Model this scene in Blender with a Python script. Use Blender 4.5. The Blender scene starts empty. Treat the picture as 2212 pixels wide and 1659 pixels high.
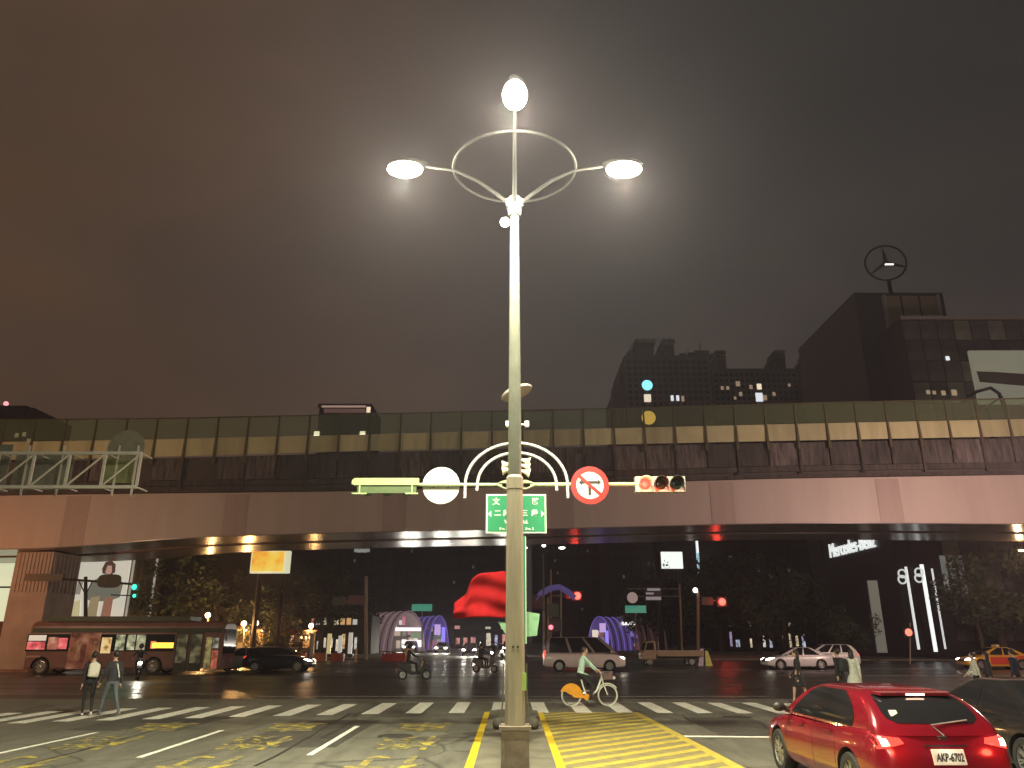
import bpy, bmesh, math, random
from mathutils import Vector, Matrix, noise as mnoise
from mathutils.bvhtree import BVHTree
R = math.radians
random.seed(7)
S = bpy.context.scene
COL = S.collection
# ------------------------------------------------------------------ camera
CAM_H, F_PX, HORIZ = 2.1, 760.0, 637.0
PITCH = math.atan((HORIZ - 384.0) / F_PX)
cd = bpy.data.cameras.new('camera'); cam = bpy.data.objects.new('camera', cd); COL.objects.link(cam)
cd.sensor_width = 36.0; cd.lens = F_PX / 1024.0 * 36.0; cd.clip_start = 0.1; cd.clip_end = 4000
cam.location = (0, 0, CAM_H); cam.rotation_euler = (math.pi / 2 + PITCH, 0, 0)
S.camera = cam
# ------------------------------------------------------------------ sky: low cloud lit from below by the city
w = bpy.data.worlds.new('World'); S.world = w; w.use_nodes = True
nt = w.node_tree; nt.nodes.clear()
out = nt.nodes.new('ShaderNodeOutputWorld'); bg = nt.nodes.new('ShaderNodeBackground')
tc = nt.nodes.new('ShaderNodeTexCoord'); mp = nt.nodes.new('ShaderNodeMapping')
mp.inputs['Scale'].default_value = (1.0, 1.0, 2.2)
nz = nt.nodes.new('ShaderNodeTexNoise'); nz.inputs['Scale'].default_value = 1.25; nz.inputs['Detail'].default_value = 5; nz.inputs['Roughness'].default_value = .5
cr = nt.nodes.new('ShaderNodeValToRGB')
cr.color_ramp.elements[0].position = .30; cr.color_ramp.elements[0].color = (.030, .0275, .0245, 1)
cr.color_ramp.elements[1].position = .72; cr.color_ramp.elements[1].color = (.082, .064, .052, 1)
e = cr.color_ramp.elements.new(.52); e.color = (.045, .040, .036, 1)
sky = nt.nodes.new('ShaderNodeTexSky'); sky.sky_type = 'NISHITA'; sky.sun_disc = False
sky.sun_elevation = R(-6); sky.sun_rotation = R(200)
mx = nt.nodes.new('ShaderNodeMix'); mx.data_type = 'RGBA'; mx.blend_type = 'ADD'; mx.inputs[0].default_value = .05
L_ = nt.links.new
L_(tc.outputs['Generated'], mp.inputs['Vector']); L_(mp.outputs['Vector'], nz.inputs['Vector'])
L_(nz.outputs['Fac'], cr.inputs['Fac']); L_(cr.outputs['Color'], mx.inputs[6]); L_(sky.outputs['Color'], mx.inputs[7])
# the brighter, warmer part of the city lies to the left
vd = nt.nodes.new('ShaderNodeVectorMath'); vd.operation = 'DOT_PRODUCT'; vd.inputs[1].default_value = (-.72, .55, .42)
mr = nt.nodes.new('ShaderNodeMapRange'); mr.interpolation_type = 'SMOOTHSTEP'; mr.inputs['From Min'].default_value = .55; mr.inputs['From Max'].default_value = 1.05
nz3 = nt.nodes.new('ShaderNodeTexNoise'); nz3.inputs['Scale'].default_value = 2.1; nz3.inputs['Detail'].default_value = 4
mu = nt.nodes.new('ShaderNodeMath'); mu.operation = 'MULTIPLY'
wm_ = nt.nodes.new('ShaderNodeMix'); wm_.data_type = 'RGBA'; wm_.blend_type = 'ADD'; wm_.inputs[7].default_value = (.150, .058, .012, 1)
L_(tc.outputs['Generated'], vd.inputs[0]); L_(vd.outputs['Value'], mr.inputs['Value']); L_(mp.outputs['Vector'], nz3.inputs['Vector'])
L_(mr.outputs['Result'], mu.inputs[0]); L_(nz3.outputs['Fac'], mu.inputs[1]); L_(mu.outputs[0], wm_.inputs[0]); L_(mx.outputs[2], wm_.inputs[6])
L_(wm_.outputs[2], bg.inputs['Color']); bg.inputs['Strength'].default_value = 0.70
L_(bg.outputs['Background'], out.inputs['Surface'])
S.view_settings.view_transform = 'Standard'; S.view_settings.look = 'None'
S.view_settings.exposure = 0.0; S.view_settings.gamma = 1.0
S.render.engine = 'CYCLES'
cy = S.cycles
cy.use_denoising = True
try: cy.denoiser = 'OPENIMAGEDENOISE'
except Exception: pass
cy.max_bounces = 6; cy.diffuse_bounces = 3; cy.glossy_bounces = 3; cy.transmission_bounces = 4
cy.transparent_max_bounces = 12; cy.volume_bounces = 0; cy.caustics_reflective = False; cy.caustics_refractive = False
cy.sample_clamp_indirect = 4.0; cy.use_light_tree = True

# ------------------------------------------------------------------ where a place in the picture stands in the world
K = 1024.0 / 2212.0
def ray(vx, vy):
    x = (vx * K - 512) / F_PX; y = -(vy * K - 384) / F_PX
    s, c = math.sin(PITCH), math.cos(PITCH)
    return Vector((x, c - y * s, s + y * c))
def P(vx, vy, Y):
    d = ray(vx, vy); t = Y / d.y
    return Vector((d.x * t, Y, CAM_H + d.z * t))
def G(vx, vy, z=0.0):
    d = ray(vx, vy); t = (z - CAM_H) / d.z
    return Vector((d.x * t, d.y * t, z))
def GY(vx, Y, z=0.0):
    """ground point at depth Y in the direction of picture column vx"""
    # solve vy for the ground at depth Y
    sl = (z - CAM_H) / Y; s, c = math.sin(PITCH), math.cos(PITCH)
    y = (sl * c - s) / (c + sl * s)
    d = Vector(((vx * K - 512) / F_PX, c - y * s, s + y * c)); t = Y / d.y
    return Vector((d.x * t, Y, z))

# ------------------------------------------------------------------ materials
_M = {}
def M(name, col, rough=.6, metal=0.0, var=.18, vs=6.0, bump=0.0, emit=0.0, ecol=None, spec=.5, coat=0.0, streak=False, sub=None):
    if name in _M: return _M[name]
    m = bpy.data.materials.new(name); m.use_nodes = True
    n = m.node_tree.nodes; l = m.node_tree.links
    b = n['Principled BSDF']
    b.inputs['Roughness'].default_value = rough; b.inputs['Metallic'].default_value = metal
    b.inputs['Specular IOR Level'].default_value = spec
    if coat: b.inputs['Coat Weight'].default_value = coat; b.inputs['Coat Roughness'].default_value = .05
    t = n.new('ShaderNodeTexCoord'); mpp = n.new('ShaderNodeMapping'); l.new(t.outputs['Object'], mpp.inputs['Vector'])
    if streak: mpp.inputs['Scale'].default_value = (1, 1, .12)
    z = n.new('ShaderNodeTexNoise'); z.inputs['Scale'].default_value = vs; z.inputs['Detail'].default_value = 6; z.inputs['Roughness'].default_value = .62
    l.new(mpp.outputs['Vector'], z.inputs['Vector'])
    r = n.new('ShaderNodeValToRGB')
    r.color_ramp.elements[0].position = .3; r.color_ramp.elements[1].position = .7
    r.color_ramp.elements[0].color = tuple(c * (1 - var) for c in col) + (1,)
    r.color_ramp.elements[1].color = tuple(min(1, c * (1 + var)) for c in col) + (1,)
    l.new(z.outputs['Fac'], r.inputs['Fac']); l.new(r.outputs['Color'], b.inputs['Base Color'])
    if bump:
        bp = n.new('ShaderNodeBump'); bp.inputs['Strength'].default_value = bump; bp.inputs['Distance'].default_value = .02
        z2 = n.new('ShaderNodeTexNoise'); z2.inputs['Scale'].default_value = vs * 7; z2.inputs['Detail'].default_value = 4
        l.new(t.outputs['Object'], z2.inputs['Vector']); l.new(z2.outputs['Fac'], bp.inputs['Height']); l.new(bp.outputs['Normal'], b.inputs['Normal'])
    if emit:
        b.inputs['Emission Color'].default_value = tuple(ecol or col) + (1,); b.inputs['Emission Strength'].default_value = emit
    _M[name] = m
    return m
def MG(name, tint, alpha, rough=.05):
    """clear sheet: see-through with a thin mirror gloss"""
    if name in _M: return _M[name]
    m = bpy.data.materials.new(name); m.use_nodes = True
    n = m.node_tree.nodes; l = m.node_tree.links; n.remove(n['Principled BSDF'])
    o = n['Material Output']; tr = n.new('ShaderNodeBsdfTransparent'); tr.inputs['Color'].default_value = tuple(tint) + (1,)
    g = n.new('ShaderNodeBsdfGlossy'); g.inputs['Roughness'].default_value = rough; g.inputs['Color'].default_value = (.8, .85, .8, 1)
    df = n.new('ShaderNodeBsdfDiffuse'); df.inputs['Color'].default_value = (.24, .29, .17, 1)
    lw = n.new('ShaderNodeLayerWeight'); lw.inputs['Blend'].default_value = .25
    a = n.new('ShaderNodeMixShader'); bq = n.new('ShaderNodeMixShader'); a.inputs['Fac'].default_value = alpha
    l.new(tr.outputs[0], a.inputs[1]); l.new(df.outputs[0], a.inputs[2])
    l.new(lw.outputs['Fresnel'], bq.inputs['Fac']); l.new(a.outputs[0], bq.inputs[1]); l.new(g.outputs[0], bq.inputs[2])
    l.new(bq.outputs[0], o.inputs['Surface'])
    _M[name] = m
    return m
def ME(name, col, s):
    """a lit lens, window or lit panel"""
    return M(name, tuple(min(1, c * .6) for c in col), .4, emit=s, ecol=col, var=.05)

def MEN(name, cols, s, sc, stretch=(1, 1, 1)):
    """a panel glowing in patchy colours: lit print, windows, painted-in reflections"""
    if name in _M: return _M[name]
    m = bpy.data.materials.new(name); m.use_nodes = True; n = m.node_tree.nodes; l = m.node_tree.links; b = n['Principled BSDF']
    t = n.new('ShaderNodeTexCoord'); mpp = n.new('ShaderNodeMapping'); mpp.inputs['Scale'].default_value = stretch; l.new(t.outputs['Object'], mpp.inputs['Vector'])
    z = n.new('ShaderNodeTexNoise'); z.inputs['Scale'].default_value = sc; z.inputs['Detail'].default_value = 3; l.new(mpp.outputs['Vector'], z.inputs['Vector'])
    r = n.new('ShaderNodeValToRGB'); r.color_ramp.interpolation = 'EASE'; k = len(cols)
    while len(r.color_ramp.elements) < k: r.color_ramp.elements.new(.5)
    for i, c in enumerate(cols): r.color_ramp.elements[i].position = .3 + .4 * i / (k - 1); r.color_ramp.elements[i].color = tuple(c) + (1,)
    l.new(z.outputs['Fac'], r.inputs['Fac']); l.new(r.outputs['Color'], b.inputs['Emission Color']); l.new(r.outputs['Color'], b.inputs['Base Color']); b.inputs['Emission Strength'].default_value = s
    _M[name] = m; return m
# ------------------------------------------------------------------ mesh builder
class MB:
    def __init__(s): s.v = []; s.f = []; s.m = []
    def add(s, vs, fs, mi=0):
        o = len(s.v); s.v += [Vector(p) for p in vs]; s.f += [tuple(i + o for i in f) for f in fs]; s.m += [mi] * len(fs); return s
    def box(s, c, d, rz=0.0, mi=0, rot=None):
        x, y, z = d[0] / 2, d[1] / 2, d[2] / 2
        mt = rot if rot is not None else Matrix.Rotation(rz, 3, 'Z')
        ps = [Vector(c) + mt @ Vector(p) for p in ((-x,-y,-z),(x,-y,-z),(x,y,-z),(-x,y,-z),(-x,-y,z),(x,-y,z),(x,y,z),(-x,y,z))]
        return s.add(ps, [(0,3,2,1),(4,5,6,7),(0,1,5,4),(1,2,6,5),(2,3,7,6),(3,0,4,7)], mi)
    def bbox(s, a, b, mi=0):
        a = Vector(a); b = Vector(b); return s.box((a + b) / 2, [abs(q) for q in (b - a)], 0, mi)
    def tube(s, path, rad, n=8, mi=0, cap=True, closed=False):
        pts = [Vector(p) for p in path]; k = len(pts)
        if not hasattr(rad, '__len__'): rad = [rad] * k
        vs = []; fs = []
        up0 = None
        for i, p in enumerate(pts):
            if closed: t = pts[(i + 1) % k] - pts[i - 1]
            else: t = (pts[min(i + 1, k - 1)] - pts[max(i - 1, 0)])
            if t.length < 1e-9: t = Vector((0, 0, 1))
            t.normalize()
            if up0 is None:
                a = Vector((0, 0, 1)) if abs(t.z) < .9 else Vector((1, 0, 0))
                u = t.cross(a).normalized()
            else:
                u = (up0 - t * up0.dot(t))
                u = u.normalized() if u.length > 1e-6 else t.orthogonal().normalized()
            up0 = u; w_ = t.cross(u)
            for j in range(n):
                an = 2 * math.pi * j / n
                vs.append(p + (u * math.cos(an) + w_ * math.sin(an)) * rad[i])
        kk = k if closed else k - 1
        for i in range(kk):
            i2 = (i + 1) % k
            for j in range(n):
                j2 = (j + 1) % n
                fs.append((i * n + j, i * n + j2, i2 * n + j2, i2 * n + j))
        if cap and not closed:
            fs.append(tuple(range(n - 1, -1, -1))); fs.append(tuple(range((k - 1) * n, k * n)))
        return s.add(vs, fs, mi)
    def lathe(s, prof, n=16, c=(0, 0, 0), rot=None, mi=0, cap=True):
        c = Vector(c); vs = []; fs = []; k = len(prof)
        for r, z in prof:
            for j in range(n):
                a = 2 * math.pi * j / n; q = Vector((r * math.cos(a), r * math.sin(a), z))
                vs.append(c + (rot @ q if rot is not None else q))
        for i in range(k - 1):
            for j in range(n):
                j2 = (j + 1) % n; fs.append((i * n + j, i * n + j2, (i + 1) * n + j2, (i + 1) * n + j))
        if cap:
            fs.append(tuple(range(n - 1, -1, -1))); fs.append(tuple(range((k - 1) * n, k * n)))
        return s.add(vs, fs, mi)
    def ball(s, c, r, n=12, k=8, mi=0, rot=None):
        if not hasattr(r, '__len__'): r = (r, r, r)
        c = Vector(c); vs = []; fs = []
        for i in range(k + 1):
            th = math.pi * i / k
            for j in range(n):
                a = 2 * math.pi * j / n
                q = Vector((r[0] * math.sin(th) * math.cos(a), r[1] * math.sin(th) * math.sin(a), -r[2] * math.cos(th)))
                vs.append(c + (rot @ q if rot is not None else q))
        for i in range(k):
            for j in range(n):
                j2 = (j + 1) % n; fs.append((i * n + j, i * n + j2, (i + 1) * n + j2, (i + 1) * n + j))
        return s.add(vs, fs, mi)
    def prism(s, pts, vec, mi=0):
        """outline (3-D points) pushed along vec"""
        a = [Vector(p) for p in pts]; v = Vector(vec); n = len(a)
        fs = [tuple(range(n)), tuple(range(2 * n - 1, n - 1, -1))]
        fs += [(i, i + n, (i + 1) % n + n, (i + 1) % n) for i in range(n)]
        return s.add(a + [p + v for p in a], fs, mi)
    def grid(s, fn, nu, nv, mi=0):
        vs = [fn(i / nu, j / nv) for j in range(nv + 1) for i in range(nu + 1)]
        fs = [(j * (nu + 1) + i, j * (nu + 1) + i + 1, (j + 1) * (nu + 1) + i + 1, (j + 1) * (nu + 1) + i) for j in range(nv) for i in range(nu)]
        return s.add(vs, fs, mi)
    def mesh(s, name, mats, smooth=None, fix=True):
        me = bpy.data.meshes.new(name)
        me.from_pydata([tuple(p) for p in s.v], [], s.f)
        for mt in (mats if isinstance(mats, (list, tuple)) else [mats]): me.materials.append(mt)
        if any(s.m): me.polygons.foreach_set('material_index', s.m)
        if fix:
            bm = bmesh.new(); bm.from_mesh(me); bmesh.ops.recalc_face_normals(bm, faces=bm.faces); bm.to_mesh(me); bm.free()
        if smooth is not None:
            me.polygons.foreach_set('use_smooth', [True] * len(me.polygons))
            try: me.set_sharp_from_angle(angle=R(smooth))
            except Exception: pass
        me.update(); return me
    def build(s, name, mats, parent=None, smooth=None, world=True, fix=True):
        if parent is not None and world:
            inv = wmat(parent).inverted(); s.v = [inv @ p for p in s.v]
        return link(name, s.mesh(name, mats, smooth, fix), parent)
def wmat(o):
    m = Matrix.LocRotScale(o.location, o.rotation_euler, o.scale)
    return wmat(o.parent) @ m if o.parent else m
def link(name, me, parent=None, loc=None, rot=None, scale=None):
    o = bpy.data.objects.new(name, me); COL.objects.link(o)
    if parent is not None: o.parent = parent
    if loc is not None: o.location = loc
    if rot is not None: o.rotation_euler = rot
    if scale is not None: o.scale = scale
    return o
def thing(name, label, cat, loc=(0, 0, 0), rz=0.0, group=None):
    o = link(name, None, None, loc); o.rotation_euler = (0, 0, rz)
    return tag(o, label, cat, group)
def tag(o, label, cat, group=None, kind=None):
    o['label'] = label; o['category'] = cat
    if group: o['group'] = group
    if kind: o['kind'] = kind
    return o
def struct(o): o['kind'] = 'structure'; return o
def stuff(o): o['kind'] = 'stuff'; return o
def copy_tree(o, parent=None):
    c = o.copy(); COL.objects.link(c)
    if parent is not None: c.parent = parent
    for ch in list(o.children): copy_tree(ch, c)
    return c
def lamp(name, loc, power, col, parent=None, size=.15, spot=None, aim=None, blend=.6):
    ld = bpy.data.lights.new(name, 'SPOT' if spot else 'POINT'); ld.energy = power; ld.color = col; ld.shadow_soft_size = size
    if spot: ld.spot_size = R(spot); ld.spot_blend = blend
    loc = Vector(loc)
    o = link(name, ld, parent, (wmat(parent).inverted() @ loc) if parent else loc)
    if spot:
        d = (Vector(aim) - loc) if aim is not None else Vector((0, 0, -1))
        q = d.to_track_quat('-Z', 'Y').to_matrix().to_4x4()
        if parent: q = wmat(parent).to_3x3().inverted().to_4x4() @ q
        o.rotation_euler = q.to_euler()
    return o
_T = {}
def text_mesh(txt, size=1.0, off=0.0, depth=.01, space=1.0):
    key = (txt, size, off, depth, space)
    if key in _T: return _T[key]
    cu = bpy.data.curves.new('lettering', 'FONT'); cu.body = txt; cu.size = size; cu.offset = off; cu.extrude = depth / 2
    cu.align_x = 'CENTER'; cu.align_y = 'CENTER'; cu.space_character = space; cu.resolution_u = 3
    o = bpy.data.objects.new('lettering', cu); COL.objects.link(o)
    dg = bpy.context.evaluated_depsgraph_get(); dg.update()
    me = bpy.data.meshes.new_from_object(o.evaluated_get(dg)); bpy.data.objects.remove(o)
    xs = [v.co.x for v in me.vertices] or [0]; ys = [v.co.y for v in me.vertices] or [0]
    cx = (min(xs) + max(xs)) / 2; cyy = (min(ys) + max(ys)) / 2
    for v in me.vertices: v.co.x -= cx; v.co.y -= cyy
    _T[key] = me; return me
def text(name, txt, size, loc, mat, parent=None, rot=(math.pi / 2, 0, 0), off=0.0, depth=.01, width=None, height=None, space=1.0):
    me = text_mesh(txt, size, off, depth, space).copy(); me.name = name; me.materials.clear(); me.materials.append(mat)
    xs = [v.co.x for v in me.vertices]; ys = [v.co.y for v in me.vertices]
    sx = width / (max(xs) - min(xs)) if width else 1; sy = height / (max(ys) - min(ys)) if height else 1
    for v in me.vertices: v.co.x *= sx; v.co.y *= sy
    loc = Vector(loc)
    o = link(name, me, parent, (wmat(parent).inverted() @ loc) if parent else loc, rot)
    return o

# ================================================================== GROUND
def asphalt(name, c0, c1, rough, wear):
    m = bpy.data.materials.new(name); m.use_nodes = True; _M[name] = m
    n = m.node_tree.nodes; l = m.node_tree.links; b = n['Principled BSDF']
    t = n.new('ShaderNodeTexCoord')
    def N(scale, det, sc=(1, 1, 1)):
        mp_ = n.new('ShaderNodeMapping'); mp_.inputs['Scale'].default_value = sc; l.new(t.outputs['Object'], mp_.inputs['Vector'])
        z = n.new('ShaderNodeTexNoise'); z.inputs['Scale'].default_value = scale; z.inputs['Detail'].default_value = det; z.inputs['Roughness'].default_value = .65
        l.new(mp_.outputs['Vector'], z.inputs['Vector']); return z
    big = N(.35, 5, wear); fine = N(38, 5); mid = N(3.2, 6, wear)
    r = n.new('ShaderNodeValToRGB'); r.color_ramp.elements[0].position = .34; r.color_ramp.elements[1].position = .68
    r.color_ramp.elements[0].color = c0 + (1,); r.color_ramp.elements[1].color = c1 + (1,)
    l.new(big.outputs['Fac'], r.inputs['Fac'])
    r2 = n.new('ShaderNodeValToRGB'); r2.color_ramp.elements[0].position = .3; r2.color_ramp.elements[1].position = .75
    r2.color_ramp.elements[0].color = (.62, .62, .62, 1); r2.color_ramp.elements[1].color = (1.18, 1.18, 1.18, 1); l.new(fine.outputs['Fac'], r2.inputs['Fac'])
    r3 = n.new('ShaderNodeValToRGB'); r3.color_ramp.elements[0].position = .35; r3.color_ramp.elements[1].position = .6
    r3.color_ramp.elements[0].color = (.68, .68, .68, 1); r3.color_ramp.elements[1].color = (1, 1, 1, 1); l.new(mid.outputs['Fac'], r3.inputs['Fac'])
    # cracks
    vo = n.new('ShaderNodeTexVoronoi'); vo.feature = 'DISTANCE_TO_EDGE'; vo.inputs['Scale'].default_value = .32
    wp = n.new('ShaderNodeMix'); wp.data_type = 'VECTOR'; wp.inputs[0].default_value = .22
    l.new(t.outputs['Object'], wp.inputs[4]); nz2 = N(.8, 4); l.new(nz2.outputs['Color'], wp.inputs[5]); l.new(wp.outputs[1], vo.inputs['Vector'])
    r4 = n.new('ShaderNodeValToRGB'); r4.color_ramp.elements[0].position = .0; r4.color_ramp.elements[1].position = .012
    r4.color_ramp.elements[0].color = (.45, .45, .45, 1); r4.color_ramp.elements[1].color = (1, 1, 1, 1); l.new(vo.outputs['Distance'], r4.inputs['Fac'])
    prev = r.outputs['Color']
    for rr in (r2, r3, r4):
        mm = n.new('ShaderNodeMix'); mm.data_type = 'RGBA'; mm.blend_type = 'MULTIPLY'; mm.inputs[0].default_value = 1
        l.new(prev, mm.inputs[6]); l.new(rr.outputs['Color'], mm.inputs[7]); prev = mm.outputs[2]
    l.new(prev, b.inputs['Base Color'])
    rg = n.new('ShaderNodeMapRange'); rg.inputs['From Min'].default_value = .3; rg.inputs['From Max'].default_value = .7
    rg.inputs['To Min'].default_value = rough - .13; rg.inputs['To Max'].default_value = rough + .13; l.new(big.outputs['Fac'], rg.inputs['Value']); l.new(rg.outputs['Result'], b.inputs['Roughness'])
    bp = n.new('ShaderNodeBump'); bp.inputs['Strength'].default_value = .35; bp.inputs['Distance'].default_value = .006
    l.new(fine.outputs['Fac'], bp.inputs['Height']); l.new(bp.outputs['Normal'], b.inputs['Normal'])
    return m
def worn_paint(name, col, under, worn=.5, sc=5):
    m = bpy.data.materials.new(name); m.use_nodes = True; _M[name] = m
    n = m.node_tree.nodes; l = m.node_tree.links; b = n['Principled BSDF']; b.inputs['Roughness'].default_value = .55
    t = n.new('ShaderNodeTexCoord'); z = n.new('ShaderNodeTexNoise'); z.inputs['Scale'].default_value = sc; z.inputs['Detail'].default_value = 9; z.inputs['Roughness'].default_value = .75
    l.new(t.outputs['Object'], z.inputs['Vector'])
    r = n.new('ShaderNodeValToRGB'); r.color_ramp.elements[0].position = worn - .12; r.color_ramp.elements[1].position = worn + .07
    r.color_ramp.elements[0].color = under + (1,); r.color_ramp.elements[1].color = col + (1,)
    l.new(z.outputs['Fac'], r.inputs['Fac']); l.new(r.outputs['Color'], b.inputs['Base Color'])
    return m
A_OLD = asphalt('old_asphalt', (.140, .137, .108), (.205, .200, .158), .62, (1, .16, 1))
A_NEW = asphalt('dark_asphalt', (.040, .035, .031), (.072, .062, .053), .37, (.12, 1, 1))
PAVE = M('paving_concrete', (.20, .18, .16), .75, var=.3, vs=2, bump=.2)
WHITE_P = worn_paint('worn_white_paint', (.84, .84, .74), (.24, .23, .19), .41)
WHITE_T = worn_paint('thin_white_paint', (.50, .50, .45), (.12, .11, .09), .50)
YEL_P = worn_paint('worn_yellow_paint', (.54, .42, .06), (.28, .24, .09), .47)
YEL_W = worn_paint('patchy_yellow_paint', (.74, .58, .02), (.145, .137, .100), .585, 2.4)
ground = struct(MB().grid(lambda u, v: Vector((-700 + 1400 * u, -60 + 1560 * v, 0)), 40, 40).build('ground', A_OLD))
road = struct(MB().bbox((-200, 29.4, .002), (200, 76, .004)).build('road', A_NEW))
def sheet(name, pts, mat, z, parent):
    return MB().prism([Vector((p[0], p[1], z)) for p in pts], (0, 0, -.003)).build(name, mat, parent)
# zebra stripes: near left corner of each in the picture
near = [(15, 1563), (112, 1559), (206, 1556.5), (306, 1554), (398, 1551.5), (492, 1549), (589, 1547), (683, 1545), (780, 1543), (875, 1541.5), (969, 1540.5), (1060, 1540), (1152, 1540), (1244, 1540), (1334, 1540), (1420, 1540.5), (1507, 1541), (1594, 1541.5)]
extra = []
g0 = G(15, 1563); g1 = G(112, 1559)
for i in range(1, 4): extra.append(g0 + (g0 - g1) * i)
g2 = G(1594, 1541.5); g3 = G(1507, 1541)
for i in range(1, 8): extra.append(g2 + (g2 - g3) * i)
for g in [G(*q) for q in near] + extra:
    if g.x > 17: continue
    ln = 3.75 + random.uniform(-.1, .1); wd = .47 + random.uniform(-.02, .02)
    sheet('crosswalk_stripe', [(g.x, g.y), (g.x + wd, g.y), (g.x + wd, g.y + ln), (g.x, g.y + ln)], WHITE_P, .009, ground)
def line_between(name, a, b, wd, mat, z=.008, parent=None):
    a = Vector((a[0], a[1], 0)); b = Vector((b[0], b[1], 0)); d = (b - a).normalized(); n_ = Vector((-d.y, d.x, 0)) * wd / 2
    return sheet(name, [a - n_, b - n_, b + n_, a + n_], mat, z, parent or ground)
for a, b in (((668, 1632), (772, 1569)), ((300, 1637), (480, 1578)), ((-60, 1640), (208, 1583)), ((1478, 1591), (1700, 1593))):
    line_between('lane_line', G(*a), G(*b), .12 if a[0] < 1400 else .22, WHITE_P)
for vy, x0, x1, wdt in ((1505, 560, 1660, .12), (1517.5, 860, 1640, .1), (1499, -40, 540, .12)):
    line_between('edge_line', G(x0, vy), G(x1, vy), wdt, WHITE_T)
for vy, x0, x1, wdt in ((1425, 1300, 2300, .3), (1432, 560, 760, .22), (1448, 740, 1010, .16), (1461, 150, 520, .16), (1430, 2000, 2400, .2), (1445, 1850, 2140, .2), (1474, 240, 420, .14), (1460, 1640, 2260, .14), (1418, 900, 1110, .35)):
    line_between('lane_line', G(x0, vy), G(x1, vy), wdt, WHITE_T, .010, road)
PATCH = asphalt('patched_asphalt', (.080, .075, .062), (.115, .108, .09), .6, (1, 1, 1))
for (cx_, cy_, w_, l_) in ((-4.6, 19.4, 1.1, 2.6), (-9.2, 21.5, 1.4, 1.8), (5.6, 20.6, .9, 2.2)):
    sheet('asphalt_patch', [(cx_ - w_, cy_ - l_), (cx_ + w_ * .95, cy_ - l_ * 1.02), (cx_ + w_, cy_ + l_), (cx_ - w_ * 1.03, cy_ + l_ * .98)], PATCH, .0042, ground)
for cx_, cy_ in ((-2.6, 18.6), (-8.0, 22.6), (6.2, 22.8)):
    mc = MB().lathe([(.40, .001), (.40, .007), (.36, .009), (.355, .006), (.33, .006), (.32, .010), (.02, .010)], 28, (cx_, cy_, 0)).build('manhole_cover', M('cast_iron', (.07, .066, .058), .55, .4, var=.4, vs=12, bump=.4), ground, 30)
TAR = M('tar_seam', (.03, .028, .024), .5, var=.4)
for a, b in (((556, 1655), (758, 1540)), ((60, 1652), (420, 1556)), ((1760, 1640), (1640, 1560))):
    ga, gb = G(*a), G(*b); k_ = 9
    ps = [ga + (gb - ga) * (i_ / k_) + Vector((random.uniform(-.05, .05), 0, 0)) for i_ in range(k_ + 1)]
    for pa_, pb_ in zip(ps, ps[1:]): line_between('tar_seam', pa_, pb_, random.uniform(.03, .07), TAR, .0055)
# yellow line on both sides of the median and the hatched no-go box beside it
MX0, MX1, MEND = -.62, .72, 23.9
for x in (MX0 - .1, MX1 + .1): line_between('yellow_line', (x, -8), (x, 24.3), .17, worn_paint('fresh_yellow_paint' + str(x), (.70, .50, .03), (.40, .30, .05), .36))
HX0, HX1 = MX1 + .38, 3.95
sheet('hatch_ground', [(HX0 - .2, 4), (HX1 - .05, 4), (HX1 - .05, 9), (HX1 - .38, 24.2), (HX0 - .2, 24.2)], worn_paint('faded_yellow', (.27, .235, .085), (.17, .155, .10), .50), .0052, ground)
line_between('hatch_border', (HX1, 9), (HX1 - .35, 24.2), .2, YEL_P)
k = 0; y0 = 5.0
def clip_hatch(poly):
    res = []
    for i in range(len(poly)):
        a, b = poly[i], poly[(i + 1) % len(poly)]
        for lim, sgn in ((24.2, 1),):
            ina, inb = a.y <= lim, b.y <= lim
            if ina: res.append(a)
            if ina != inb:
                t_ = (lim - a.y) / (b.y - a.y); res.append(a + (b - a) * t_)
    return res
while y0 < 24.0:
    wv = random.uniform(-.03, .03)
    dx = (HX1 - .35 * max(0, min(1, (y0 + 3 - 9) / 15.2)) - .05) - HX0
    q = [Vector((HX0 - .25, y0 + wv, 0)), Vector((HX0 + dx, y0 + dx * .98, 0)), Vector((HX0 + dx, y0 + .31 + dx * .98, 0)), Vector((HX0 - .25, y0 + .31 + wv, 0))]
    q = clip_hatch(q)
    if len(q) >= 3: sheet('hatch_stripe', q, YEL_P, .007, ground)
    y0 += .73
# faded yellow lettering on the oncoming lanes
for lane, (vx, sx) in enumerate(((905, .0), (610, .0), (310, .0), )):
    c = G(vx, 1580)
    for j, ch in enumerate('車機行'):
        if lane == 2 and j == 0: pass
        o = text('road_lettering', ch, 1.0, (c.x, c.y - j * 3.0 + 1.0, .0065), YEL_W, ground, (0, 0, math.pi), off=.018, depth=.002, width=1.35, height=2.2)
# median
struct(MB().prism([Vector((MX0, -8, 0)), Vector((MX1, -8, 0)), Vector((MX1, MEND - .35, 0)), Vector((MX1 - .3, MEND, 0)), Vector((MX0 + .3, MEND, 0)), Vector((MX0, MEND - .35, 0))], (0, 0, .11)).build('median_kerb', M('median_concrete', (.125, .118, .085), .8, var=.35, vs=1.6, bump=.4)))
for vx, nm in ((1080, 'left'), (1149, 'right')):
    g = GY(vx, 18.9, .11)
    b = MB().lathe([(.10, 0), (.15, .03), (.175, .10), (.165, .18), (.12, .235), (.05, .255), (.001, .26)], 18, g)
    tag(b.build('stone_bollard', M('bollard_stone', (.075, .07, .055), .8, var=.35, vs=4, bump=.4), smooth=50), 'squat round stone bollard on the median end, %s of the lamp pole' % nm, 'bollard', 'round bollards at the median end')
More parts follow.
